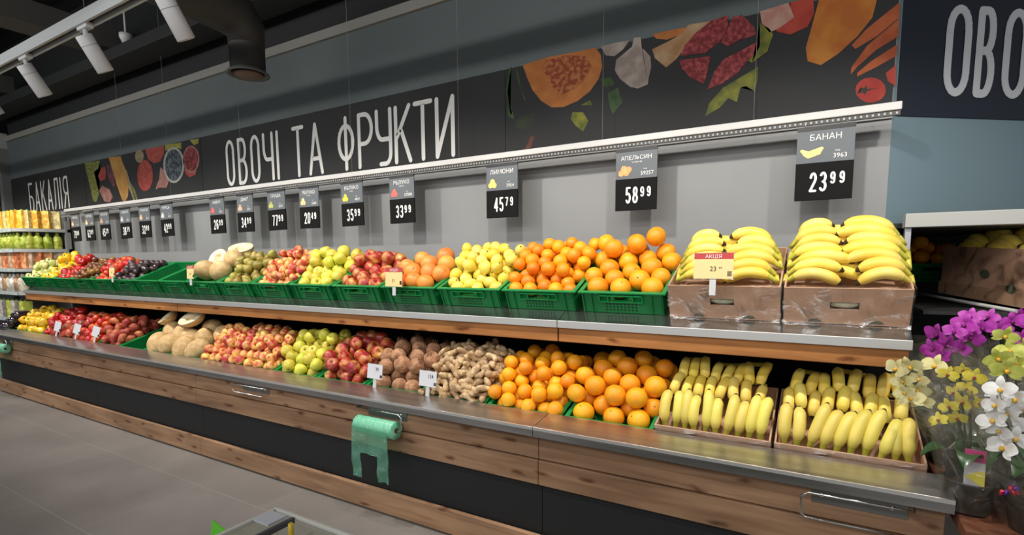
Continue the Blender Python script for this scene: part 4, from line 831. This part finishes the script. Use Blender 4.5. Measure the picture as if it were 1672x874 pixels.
def upper_bananas(x0, x1, zt, name):
    xm = (x0+x1)/2; z0, y0, dz, dy = -.086, 2.252, .0315, .032; nl = int((zt-z0)/dz)
    for side in (-1, 1):
        k = 0
        while k < nl:
            g = min(nl-k, rb.choice((2, 3, 3))); fs = []; jit = rb.uniform(-.03, .03); tw = rb.uniform(-5, 5)
            for q in range(g):
                yy = y0+dy*k; zz = z0+dz*k; th = R_(3+4.6*k*(6/nl)+tw*(k > 0)+rb.uniform(-2, 2)*(k > 0)); j2 = rb.uniform(-.022, .022)
                xi = xm-side*(.012)+jit+j2; xo = xm+side*(.2-.012*max(0, k-nl+3)-rb.uniform(0, .016)); sp_ = abs(xo-xi)
                zi = zz+.008+.07*math.sin(th)*.8; zo = zz-.05*math.sin(th)+(0 if k else .0)
                if k == 0: zi = zo = zz
                fs.append(((xo, yy+.016, zo), (xi, yy-.002*side, zi-.006), (0, -.3-.25*rb.random(), 1), FA, .2))
                k += 1
            bunch(fs, f'bunch of ripe yellow bananas in {name}', f'banana bunches in {name}')
    for q in range(nl-1):                                # fingers of the bunches lying behind
        yy = y0+dy*q+.052; zz = z0+dz*q+.012; a = xm+rb.uniform(-.14, -.11)
        fs = [((a, yy, zz), (a+.19, yy+.01, zz+.0), (0, -.1, 1), FB, .18)]
        bunch(fs, f'bunch of ripe yellow bananas in {name}', f'banana bunches in {name}')
upper_bananas(-.533, -.115, .115, 'the upper carton next to the oranges')
upper_bananas(-.104, .286, .135, 'the upper carton at the right end')
def lower_bananas(x0, x1, name, lean):
    n = int((x1-x0-.03)/.037); x = x0+.03; fs = []; i = 0; first = True
    while x < x1-.025:
        ln = lean(x); h = rb.uniform(.135, .17); dy = rb.uniform(-.004, .004)
        p0 = (x+.0, 2.115+dy, -.685); p1 = (x+ln*.1, 2.178+dy, -.685+h)
        fs.append((p0, p1, (-ln*.6+rb.uniform(-.3, .3), -1, .3), FG, .18)); x += .0385+abs(ln)*.007; i += 1
        if len(fs) == 4: bunch(fs, f'bunch of upright pale bananas, front row of {name}', f'front row bunches of {name}'); fs = []
    if fs: bunch(fs, f'bunch of upright pale bananas, front row of {name}', f'front row bunches of {name}')
    for rowi, (yt, zt, ys, zs) in enumerate(((2.225, -.585, 2.33, -.5), (2.29, -.525, 2.42, -.452))):
        x = x0+.035+.02*rowi; fs = []
        while x < x1-.03:
            dz = rb.uniform(-.018, .016); dx = rb.uniform(-.03, .03)
            fs.append(((x+dx, ys, zs+dz), (x-dx*.3, yt, zt+dz), (0, -.55, 1), FB, .18)); x += rb.uniform(.041, .05)
            if len(fs) == 3: bunch(fs, f'bunch with banana tips hanging forward in {name}', f'back row bunches of {name}'); fs = []
        if fs: bunch(fs, f'bunch with banana tips hanging forward in {name}', f'back row bunches of {name}')
lower_bananas(-.538, -.117, 'the lower carton beside the oranges', lambda x: .0 if x < -.3 else .25)
lower_bananas(-.105, .335, 'the lower carton at the right end', lambda x: .03 if x < 0 or x > .22 else .55)
# ------------------------------------------------------------------ small price holders
def card(loc, w, h, rot, label, promo=False, text=None, leg=.06):
    t = thing('price_card', label, 'price card', loc, rot)
    obj('holder_frame', box(-w/2-.004, w/2+.004, .0005, .003, -.004, h+.004), clearpl, t)
    if promo:
        obj('yellow_card', box(-w/2, w/2, -.001, 0, 0, h*.76), mat('promo_yellow', (.85, .66, .3), .5), t); obj('red_header', box(-w/2, w/2, -.001, 0, h*.76, h), mat('promo_red', (.5, .05, .05), .5), t)
        textmesh('АКЦІЯ', h*.2, price_w, 'header_text', t, (0, -.002, h*.8))
    else: obj('white_card', box(-w/2, w/2, -.001, 0, 0, h), paper_w, t)
    if text:
        for s, sz, x, z in text: textmesh(s, sz, ink, 'price_text', t, (x, -.002, z))
    bm = bmesh.new()
    for k in range(9): bm_box(bm, w*.36+k*.0018, w*.36+k*.0018+.0009, -.0018, -.0012, h*.1, h*.3)
    obj('barcode', bm, ink, t)
    obj('clip_leg', box(-.012, .012, .001, .006, -leg, 0, bev=.001), mat('clip_white', (.6, .61, .62), .35), t)
card((-.35, 2.15, -.072), .145, .1, (-.08, 0, 0), 'red and yellow АКЦІЯ price card clipped to the banana carton', True, [('23', .026, 0, .03), ('99', .012, .026, .038)], .065)
card((-2.03, 2.17, -.135), .13, .105, (-.05, 0, -.05), 'red and yellow price card standing before the grapefruits', True, [('51', .024, 0, .025)], .05)
card((-4.09, 2.18, -.115), .085, .1, (-.05, 0, .05), 'red and yellow price card beside the upper melons', True, [('34', .02, 0, .03)], .05)
card((-5.33, 2.18, -.11), .085, .1, (-.05, 0, .05), 'red and yellow price card in front of the avocados', True, [('62', .02, 0, .03)], .05)
for x, lb, tx in ((-2.06, 'white price card before the coconuts, left one of two', '30'), (-1.69, 'white price card 124 beside the ginger', '124')):
    card((x, 2.03, -.633), .115, .08, (-.12, 0, -.04), lb, False, [(tx, .026, .018, .045)], .05)
for x, lb in ((-6.15, 'white price card tilted before the lower red peppers'), (-5.74, 'white price card tilted before the lower tomatoes, middle of three'), (-5.37, 'white price card tilted before the red potatoes')):
    card((x, 2.03, -.625), .1, .09, (-.2, .16, .1), lb, False, None, .05)
# ------------------------------------------------------------------ carton gondola at the far left
t = thing('grocery_gondola', 'white curved-end shelving unit of cartons and bottles at the far left', 'shelving', (-7.75, 2.72, FLOOR))
shm = mat('shelf_white', (.42, .43, .42), .4); lblm = mat('shelf_labels', (.3, .42, .42), .5, nscale=18, ncol=(.6, .62, .6), stretch=(6, 1, 1), lo=.48, hi=.52)
DZ = [.402, .174, -.047, -.31, -.62]
def deck(z):
    bm = bmesh.new(); P = [(-3, 0), (-3, -.46), (-.02, -.46)]+[(-.02+.2*math.sin(a), -.03-.43*math.cos(a)) for a in [math.pi/2*i/10 for i in range(1, 11)]]+[(.18, 0)]
    A = [bm.verts.new((x, y, z)) for x, y in P]; B = [bm.verts.new((x, y, z-.035)) for x, y in P]; bm.faces.new(A); bm.faces.new(B[::-1])
    for k in range(len(P)): bm.faces.new((A[k], A[(k+1) % len(P)], B[(k+1) % len(P)], B[k]))
    return bm
for z in DZ:
    d = obj('shelf_deck', deck(z-FLOOR), shm, t); obj('label_strip', box(-3, -.03, -.466, -.461, z-FLOOR-.036, z-FLOOR+.004), lblm, d)
obj('back_board', box(-3, .18, -.01, .0, 0, 1.9), mat('board_grey', (.2, .2, .2), .6), t); obj('end_upright', box(.14, .18, -.05, -.01, 0, 1.85), mat('upright_grey', (.25, .25, .25), .5), t)
def prod(kind, z, xs, w, h, d, cols, name, cat, group, label, y=-.44, endcap=True):
    mats_ = [fm(f'{name}_{kind}_{i}', c, tuple(min(1, q*1.5+.08) for q in c), 22, lo=.52, hi=.56) for i, c in enumerate(cols)]
    if kind == 'box': 
        mk = lambda m_: mesh(name, box(-w/2, w/2, 0, d, 0, h, bev=.003), m_)
        ms = [mk(q) for q in mats_]; cap = mesh('cap', lathe([(0, h+.014), (.012, h+.014), (.012, h)], n=10, M=Matrix.Translation((0, d*.5, 0))), mat('cap_green', (.15, .3, .05), .4))
    else:
        ms = [mesh(name, lathe([(0, 0), (w/2, .002), (w/2, h*.62), (w*.2, h*.8), (w*.18, h*.93)], n=14, M=Matrix.Translation((0, d*.5, 0))), q) for q in mats_]; cap = mesh('cap', lathe([(w*.2, h*.92), (w*.2, h), (0, h)], n=12, M=Matrix.Translation((0, d*.5, 0))), mat('cap_dark', (.03, .06, .03), .4))
    def put(x, yy, rz, i):
        o = obj(name, ms[i % len(ms)], None, None, (x, yy, z+.001), (0, 0, rz)); tag(o, label, cat, group); obj('cap', cap, None, o)
    for i, x in enumerate(xs): put(-7.75+x, 2.72+y, 0, i)
    if endcap:
        for i, a in enumerate((.28, .52, .78, 1.05, 1.3)): put(-7.78+.18*math.sin(a), 2.7-.4*math.cos(a), a*.8, i+1)
sp_ = lambda n, s: [-.06-s*i for i in range(n)]
prod('box', .402, sp_(12, .115), .095, .2, .08, [(.75, .38, .03), (.8, .42, .04), (.62, .5, .2)], 'juice_carton', 'juice carton', 'cartons on the top gondola shelf', 'orange and yellow juice carton on the top shelf at the far left')
prod('bottle', .174, sp_(12, .1), .085, .2, .08, [(.36, .42, .03), (.3, .38, .03), (.42, .46, .06)], 'oil_bottle', 'bottle', 'bottles on the second gondola shelf', 'yellow green bottle on the second shelf at the far left')
prod('box', -.047, sp_(12, .1), .085, .19, .07, [(.5, .14, .05), (.6, .25, .1), (.45, .32, .22)], 'snack_carton', 'carton', 'cartons on the third gondola shelf', 'brick red carton on the third shelf at the far left')
prod('bottle', -.31, sp_(10, .12), .1, .22, .09, [(.6, .55, .42), (.4, .22, .12), (.62, .6, .55)], 'sauce_jar', 'jar', 'jars on the fourth gondola shelf', 'pale jar on the fourth shelf at the far left', endcap=False)
prod('box', -.62, sp_(10, .13), .11, .2, .09, [(.5, .55, .08), (.2, .2, .16), (.5, .45, .4)], 'dry_goods_box', 'carton', 'cartons on the lowest gondola shelf', 'green and grey carton on the lowest shelf at the far left', endcap=False)
t = thing('hanging_disc_sign', 'round cream sign hanging beyond the corner column at the left edge', 'sign', (-13.6, 3.9, .75))
obj('disc', lathe([(0, 0), (.42, 0), (.42, .02), (0, .02)], n=32, M=Matrix.Rotation(R_(90), 4, 'X')), mat('disc_cream', (.55, .45, .2), .6), t)
# ------------------------------------------------------------------ side display in the recess at the right
t = thing('side_display', 'grey topped side display standing beyond the right end of the stand', 'display stand', (.3, 2.7, FLOOR))
l_ = bpy.data.lights.new('recess_fill_light', 'AREA'); l_.shape = 'RECTANGLE'; l_.size = 1.2; l_.size_y = .04; l_.energy = .5; l_.color = (1, .93, .85); lo_ = bpy.data.objects.new('recess_fill_light', l_); C.objects.link(lo_); lo_.parent = t; lo_.location = (.7, .12, F+.11); lo_.rotation_euler = (R_(20), 0, 0)  # added fill light without a known source, keeps the recess from rendering black
obj('canopy', box(-.0, 2.0, -.04, .05, F+.127, F+.183, bev=.003), mat('canopy_grey', (.42, .43, .41), .5), t)
obj('front_post', box(.004, .024, -.02, .02, F-.55, F+.127), mat('post_silver', (.5, .51, .55), .35, .5), t)
obj('inner_shelf', box(.1, 1.9, .1, 1.2, F-.235, F-.22), mat('inner_shelf_dark', (.02, .02, .02), .6), t)
obj('shelf_edge_trim', tube([(.155, .72, F-.18), (.40, .12, F-.212)], .008, n=8), mat('trim_pale', (.5, .5, .48), .4), t)
L_ = Vector((.32, -.945, -.05)).normalized(); Wd = Vector((.945, .32, 0)).normalized(); Ud = L_.cross(Wd).normalized(); Ud = Ud if Ud.z > 0 else -Ud
Mb = Matrix((L_, Wd, Ud)).transposed().to_4x4(); Mb.translation = Vector((.545, 3.4, -.172))
t = thing('banana_carton', 'shaded banana carton in clear film inside the grey topped side display', 'carton', (0, 0, 0)); t.matrix_world = Mb
bm = bmesh.new(); bm_box(bm, 0, .62, 0, .012, 0, .235, bev=.002); bm_box(bm, 0, .012, .012, .4, 0, .235); bm_box(bm, .6, .62, .012, .4, 0, .235); bm_box(bm, 0, .62, .388, .4, 0, .235); bm_box(bm, 0, .62, .012, .388, 0, .01); bm_box(bm, .012, .6, .012, .388, .15, .16); obj('carton_body', bm, carton, t)
obj('carton_base', box(-.004, .624, -.006, .0, 0, .06), mat('cardboard_light', (.42, .25, .15), .7), t)
bm = bmesh.new(); G = [[bm.verts.new((-.02+u*.65/20, -.012-.006*math.sin(u*2.1+v)-.004*math.sin(u*.9-v*1.3), v*.25/8)) for v in range(9)] for u in range(21)]
for a in range(20):
    for b in range(8): q = bm.faces.new((G[a][b], G[a+1][b], G[a+1][b+1], G[a][b+1])); q.smooth = True
G = [[bm.verts.new((-.02-.03*math.sin(u*.5)*math.sin(v*.4)-.01*math.sin(u*2), -.01+u*.35/12, .02+v*.25/8)) for v in range(9)] for u in range(13)]
for a in range(12):
    for b in range(8): q = bm.faces.new((G[a][b], G[a+1][b], G[a+1][b+1], G[a][b+1])); q.smooth = True
obj('liner_film', bm, film, t)
bm = bmesh.new(); [bm.faces.new([bm.verts.new((cx+.03*math.cos(k*.5236), -.007, cz+.02*math.sin(k*.5236))) for k in range(12)]) for cx, cz in ((.33, .12), (.5, .07))]; obj('printed_emblem', bm, mat('emblem_dark_green', (.09, .1, .06)), t)
for r_i in range(4):
    for c_i in range(3):
        fs = []
        for q in range(3):
            a = Vector((.02+.2*c_i+.01*r_i, .06+.08*r_i+.018*q, .2+.02*q+.035*(r_i > 0))); b = a+Vector((.19, -.03, -.005))
            fs.append((Mb @ a, Mb @ b, Mb.to_3x3() @ Vector((0, -.4, 1)), FA, .185))
        bunch(fs, 'bunch of bananas in shade on the carton inside the side display', 'banana bunches inside the side display')
t = thing('green_crate', 'green crate of tangerines glimpsed behind the bananas in the side display', 'crate', (.55, 3.66, -.13), (R_(12), 0, .25))
for n_, me in zip(('crate_body', 'crate_rim', 'handle_frame', 'vent_slots'), CE): obj(n_, me, None, t)
om = citrus(.04, M_ta)
for k, (a, b, c) in enumerate(((.42, 3.68, .0), (.5, 3.69, .01), (.58, 3.7, .0), (.45, 3.76, .06), (.53, 3.77, .06), (.61, 3.78, .05), (.49, 3.7, .09), (.4, 3.75, .03))): tag(obj('tangerine', om, None, None, (a, b, c)), 'tangerine behind the shaded bananas in the side display', 'tangerine', 'tangerines in the side display')
# ------------------------------------------------------------------ plant bench and orchids
tb = thing('plant_bench', 'dark reddish wooden plant bench at the right end of the stand', 'bench', (.39, 1.82, FLOOR))
redw = woodmat('red_brown_wood', (.09, .03, .015), (.2, .08, .045), (.3, .2, .2), knots=False, off=2)
obj('bench_top', box(0, 1.1, 0, .84, F-.79, F-.75, bev=.004), redw, tb); obj('front_rail', box(0.01, 1.1, .01, .03, F-.92, F-.79), redw, tb)
for x, y in ((.03, .04), (1.05, .04), (.03, .8), (1.05, .8)): obj('leg', box(x, x+.04, y, y+.04, 0, F-.79), redw, tb)
def petal_mesh(r, cols, name, open_=1.0):
    bm = bmesh.new()
    for k, (a, l, w) in enumerate([(90, 1, .55), (210, 1, .5), (330, 1, .5), (8, 1.05, .95), (172, 1.05, .95)]):
        a = math.radians(a); d = Vector((math.cos(a), 0, math.sin(a))); s = Vector((-d.z, 0, d.x)); n = 6; L1 = []; R1 = []
        yo = -.06*r if k > 2 else 0
        for i in range(n+1):
            u = i/n; ww = w*r*.5*math.sin(math.pi*min(1, u*.92+.06))**.7; c = d*(r*l*u); y = -r*.28*math.sin(u*2.2)*open_+yo
            L1.append(bm.verts.new(c+s*ww+Vector((0, y, 0)))); R1.append(bm.verts.new(c-s*ww+Vector((0, y+.03*r, 0))))
        for i in range(n): f = bm.faces.new((L1[i], L1[i+1], R1[i+1], R1[i])); f.smooth = True
    bm_tube(bm, [(0, 0, 0), (0, -.22*r, -.05*r), (0, -.32*r, -.22*r)], [r*.12, r*.16, r*.05], n=8, mi=1)
    return mesh(name, bm, cols)
def pet(n_, c, c2): return mat(n_, c, .5, nscale=40, ncol=c2, subsurf=.15, lo=.35, hi=.7)
lip_r = mat('lip_dark_red', (.25, .03, .03), .5); lip_y = mat('lip_yellow', (.7, .4, .03), .5)
FL = {'purple': petal_mesh(.046, [pet('petal_purple', (.34, .02, .3), (.55, .06, .5)), mat('lip_purple', (.15, .005, .1), .5)], 'flower'),
      'yellow': petal_mesh(.031, [pet('petal_yellow', (.62, .52, .04), (.78, .68, .12)), lip_r], 'flower', .5), 'lime': petal_mesh(.042, [pet('petal_lime', (.5, .55, .08), (.66, .68, .18)), lip_y], 'flower'),
      'white': petal_mesh(.044, [pet('petal_white', (.72, .73, .72), (.85, .85, .84)), lip_y], 'flower'), 'cream': petal_mesh(.04, [pet('petal_cream', (.66, .6, .25), (.75, .7, .4)), lip_y], 'flower')}
stem_g = mat('orchid_stem', (.035, .05, .02), .6); leafm = mat('orchid_leaf', (.02, .065, .018), .35, nscale=12, ncol=(.035, .095, .025), coat=.2)
pot_dk = mat('pot_dark', (.03, .03, .033), .3); pot_cl = filmmat('pot_clear', (.55, .55, .55), .1, .3, 6, diff=.25, dcol=(.12, .1, .1)); bark = mat('bark', (.07, .04, .025), .9, nscale=60, ncol=(.13, .09, .05), bump=1, bscale=80)
def orchid(px, py, pr, ph, potm, kind, flowers, label, leaves=4, sleeve=.5, lean=(0, 0), ori=0, tagc=False, seed=0, lz=.1):
    rr = random.Random(seed+int(px*1000)); bz = -.75
    t = thing('potted_orchid', label, 'orchid', (px, py, bz))
    obj('pot', lathe([(0, .002), (pr*.78, .0), (pr, ph), (pr*1.03, ph), (pr*1.03, ph-.006), (pr*.96, ph-.008), (pr*.76, .008), (0, .008)], n=28), potm, t)
    obj('bark_fill', lathe([(0, ph*.85), (pr*.9, ph*.83), (pr*.76, .01), (0, .01)], n=20), bark, t)
    FZ = [Vector(f)-Vector((px, py, bz)) for f in flowers]; half = (len(FZ)+1)//2
    for grp in (FZ[:half], FZ[half:]):
        if not grp: continue
        top = max(grp, key=lambda q: q.z); c = sum(grp, Vector())/len(grp)
        sx = rr.uniform(-.015, .015); p = [Vector((sx, 0, ph*.8)), Vector((c.x*.25+sx, c.y*.25, c.z*.45+.02)), Vector((c.x*.75, c.y*.75+.02, c.z*.85)), Vector((c.x, c.y+.02, c.z+.02)), Vector((top.x, top.y+.02, top.z+.015))]
        s_ = obj('flower_stem', tube(p, [.0035, .003, .0028, .0022, .0012], n=6), stem_g, t)
        obj('support_stake', tube([(sx+.008, .006, ph*.6), (c.x*.55+.008, c.y*.55, c.z*.95)], .0022, n=6), mat('stake_brown', (.05, .03, .025), .6), t)
        for q in grp:
            o = bpy.data.objects.new('flower', FL[kind]); C.objects.link(o); o.parent = t; o.location = q; o.rotation_euler = (rr.uniform(-.5, .3), rr.uniform(-.5, .5), -.35+rr.uniform(-.7, .5)+ori); k = rr.uniform(.7, .95); o.scale = (k, k, k)
            e = Vector(c)*.3+q*.7+Vector((0, .03, -.01)); obj('pedicel', tube([q, (q+e)/2+Vector((0, .008, -.004)), (e+Vector(c)*.2)/1.2+Vector((0, 0, -.01))], .0011, n=5), stem_g, t)
    for k in range(leaves):
        a = k*6.283/leaves+rr.uniform(-.4, .4); Lf = rr.uniform(.12, .17); bm = bmesh.new(); n = 8; A = []; B = []; Cc = []
        for i in range(n+1):
            u = i/n; w = .032*math.sin(math.pi*min(1, .12+u*.86))**.6; d = Lf*u; z = ph*.9+lz*math.sin(u*2.4); c = Vector((math.cos(a)*d*.8, math.sin(a)*d*.8, z)); s = Vector((-math.sin(a), math.cos(a), 0))*w
            A.append(bm.verts.new(c+s+Vector((0, 0, .008)))); Cc.append(bm.verts.new(c)); B.append(bm.verts.new(c-s+Vector((0, 0, .008))))
        for i in range(n):
            for X, Y in ((A, Cc), (Cc, B)): f = bm.faces.new((X[i], X[i+1], Y[i+1], Y[i])); f.smooth = True
        obj('leaf', bm, leafm, t)
    bm = bmesh.new()
    for k in range(3):
        a = rr.uniform(0, 6.28); bm_tube(bm, [(pr*.3*math.cos(a), pr*.3*math.sin(a), ph*.8), (pr*.7*math.cos(a), pr*.7*math.sin(a), ph+.03), (pr*1.0*math.cos(a+.4), pr*1.0*math.sin(a+.4), ph+.07), (pr*.8*math.cos(a+.8), pr*.8*math.sin(a+.8), ph+.11)], [.004, .0036, .003, .0016], n=6)
    obj('aerial_roots', bm, mat('root_grey', (.2, .2, .15), .7), t)
    if tagc:
        M = Matrix.Translation((-.025, -pr*.75, ph-.01)) @ Matrix.Rotation(-.1, 4, 'X') @ Matrix.Rotation(-.3, 4, 'Z')
        o = obj('care_card', box(-.0, .046, -.001, .001, 0, .11, M=M), mat('card_white', (.5, .48, .5), .5), t)
        bm = bmesh.new(); bm_box(bm, 0, .046, -.0016, -.001, .075, .11, M=M); obj('pink_band', bm, mat('card_pink', (.45, .03, .16), .5), o)
        bm = bmesh.new(); bm.faces.new([bm.verts.new(M @ Vector(q)) for q in ((.002, -.0018, .03), (.046, -.0018, .005), (.046, -.0018, .05), (.03, -.0018, .05))]); obj('yellow_patch', bm, mat('card_yellow', (.7, .6, .05), .5), o)
    if sleeve:
        bm = bmesh.new(); n = 30; G = []; tx, ty = lean
        for j in range(9):
            v = j/8; r = pr*.95+(pr*.9+.02)*v; z = .01+sleeve*v
            G.append([bm.verts.new((tx*v+r*(1+.06*math.sin(5*k*6.283/n+v*3)+.04*math.sin(11*k*6.283/n))*math.cos(k*6.283/n), ty*v+r*(1+.06*math.sin(5*k*6.283/n+v*3))*math.sin(k*6.283/n), z+(.03*math.sin(k*6.283/n*2) if j == 8 else 0))) for k in range(n)])
        for j in range(8):
            for k in range(n): f = bm.faces.new((G[j][k], G[j][(k+1) % n], G[j+1][(k+1) % n], G[j+1][k])); f.smooth = True
        obj('clear_sleeve', bm, sleeve_m, t)
    return t
orchid(.423, 1.97, .062, .1, pot_dk, 'yellow', [(.352, 1.98, -.345), (.39, 1.99, -.33), (.412, 1.97, -.345), (.368, 1.96, -.395), (.395, 1.98, -.425), (.43, 1.97, -.42), (.36, 1.97, -.44), (.385, 1.985, -.475), (.34, 1.97, -.485), (.40, 1.99, -.385)], 'yellow orchid with small blooms in a dark pot beside the stand corner', sleeve=.36, tagc=True)
orchid(.56, 1.905, .078, .115, pot_cl, 'white', [(.44, 1.83, -.35), (.475, 1.84, -.375), (.455, 1.82, -.41), (.495, 1.85, -.40), (.43, 1.82, -.39), (.445, 1.83, -.46), (.48, 1.84, -.48), (.51, 1.86, -.45), (.43, 1.83, -.435), (.455, 1.82, -.505)], 'white orchid in a clear pot at the right edge', sleeve=.38, lean=(-.03, -.03), leaves=5, seed=4)
orchid(.56, 2.12, .06, .1, pot_dk, 'lime', [(.46, 1.93, -.215), (.478, 1.95, -.26), (.45, 1.94, -.28), (.50, 1.96, -.3), (.47, 1.93, -.31), (.525, 1.98, -.25)], 'lime yellow orchid above the white orchid', sleeve=.42, lean=(-.04, -.06), seed=2)
orchid(.46, 2.2, .06, .1, pot_dk, 'cream', [(.23, 1.975, -.34), (.262, 1.98, -.33), (.245, 1.97, -.375), (.29, 2.0, -.37), (.27, 1.98, -.43), (.3, 2.0, -.44), (.285, 2.0, -.405), (.33, 2.02, -.33), (.25, 1.97, -.41)], 'pale yellow orchid leaning over the lower bananas', sleeve=.4, lean=(-.12, -.13), seed=3)
orchid(.445, 2.42, .06, .1, pot_dk, 'purple', [(.36, 2.2, -.25), (.385, 2.21, -.285), (.40, 2.2, -.24), (.43, 2.22, -.22), (.375, 2.22, -.33), (.42, 2.23, -.3), (.35, 2.2, -.3), (.45, 2.24, -.26)], 'bright purple orchid nearest the upper shelf end', sleeve=.45, lean=(-.04, -.1), seed=5)
orchid(.60, 2.45, .06, .1, pot_dk, 'purple', [(.46, 2.32, -.2), (.49, 2.31, -.235), (.51, 2.33, -.2), (.54, 2.32, -.24), (.47, 2.33, -.27), (.57, 2.33, -.21), (.60, 2.34, -.2)], 'purple orchid in the middle of the back row', sleeve=.45, lean=(-.05, -.08), seed=6)
orchid(.76, 2.38, .06, .1, pot_dk, 'purple', [(.6, 2.26, -.19), (.62, 2.25, -.23), (.585, 2.25, -.26), (.65, 2.26, -.2), (.67, 2.27, -.26), (.565, 2.24, -.3)], 'purple orchid at the right edge of the photo', sleeve=.45, lean=(-.06, -.08), seed=7)
# small bow on the clear pot
t = thing('gift_bow', 'small red and violet foil bow on the clear orchid pot', 'bow', (.475, 1.835, -.628))
bm = bmesh.new(); bm2 = bmesh.new()
for k in range(12):
    a = k*2.4; q = Vector((math.cos(a), math.sin(a)*.5, math.sin(a*1.7)*.8)); bm_tube(bm if k % 2 else bm2, [(0, 0, 0), q*.016+Vector((0, 0, .008)), q*.02, q*.008], [.003, .005, .004, .002], n=6)
obj('violet_loops', bm, mat('foil_violet', (.12, .05, .35), .25, .5), t); obj('red_loops', bm2, mat('foil_red', (.6, .03, .06), .3, .3), t)
# ------------------------------------------------------------------ low acrylic island in the foreground
t = thing('acrylic_island', 'low island with clear acrylic bins and a pale rim in the foreground', 'display bin', (-1.317, .2, FLOOR))
z = F-.7; rimm = mat('acrylic_rim', (.56, .57, .53), .35)
bm = bmesh.new(); bm_box(bm, 0, 1.5, .686, .698, z-.012, z, bev=.003); bm_box(bm, 0, .012, 0, .685, z-.012, z, bev=.003); bm_box(bm, 0, 1.5, -.012, -.0005, z-.012, z, bev=.003); bm_box(bm, 1.488, 1.5, 0, .685, z-.012, z); obj('rim', bm, rimm, t)
bm = bmesh.new(); bm_box(bm, .002, 1.5, .69, .695, z-.26, z-.012); bm_box(bm, .002, .007, 0, .69, z-.26, z-.012); bm_box(bm, .16, .164, 0, .69, z-.22, z-.03); bm_box(bm, .55, .554, 0, .69, z-.22, z-.03); bm_box(bm, 1.0, 1.004, 0, .69, z-.22, z-.03); obj('clear_walls', bm, acrylic, t)
obj('bin_floor', box(.008, 1.49, 0, .689, z-.27, z-.26), mat('bin_floor_brown', (.24, .2, .13), .6, nscale=9, ncol=(.34, .3, .2)), t)
obj('cabinet', box(.03, 1.47, .02, .66, 0, z-.27), dark_panel, t)
obj('divider_bar', box(.085, .097, 0, .685, z-.02, z-.004, bev=.002), mat('bar_dark', (.07, .07, .075), .4), t)
obj('label_plate', box(.016, .078, .615, .672, z-.004, z+.002), mat('plate_pale', (.5, .53, .6), .35), t)
t = thing('scoop', 'yellow handled scoop standing in the acrylic bin', 'scoop', (-1.136, .81, -.955))
obj('handle', tube([(0, 0, .0), (0, .0, .27), (0, 0, .29)], [.006, .007, .006], n=10), mat('scoop_yellow', (.6, .42, .03), .4), t); obj('scoop_end', lathe([(0, 0), (.02, .003), (.026, .03), (.024, .03), (.018, .006), (0, .005)], n=16), mat('scoop_end_y', (.6, .42, .03), .4), t)
t = thing('lime_card', 'bright lime green price card standing on the island corner', 'card', (-1.345, .745, -.70)); obj('lime_sheet', box(-.03, .026, -.002, .002, -.07, .004, M=Matrix.Rotation(.25, 4, 'Y')), mat('lime_green', (.13, .6, .04), .5), t); obj('card_clip', box(-.01, .02, .002, .008, -.1, -.02), clearpl, t)
# ------------------------------------------------------------------ lift the whole scene so that the floor is at z = 0
for o in bpy.data.objects:
    if o.parent is None: o.location.z += 1.35
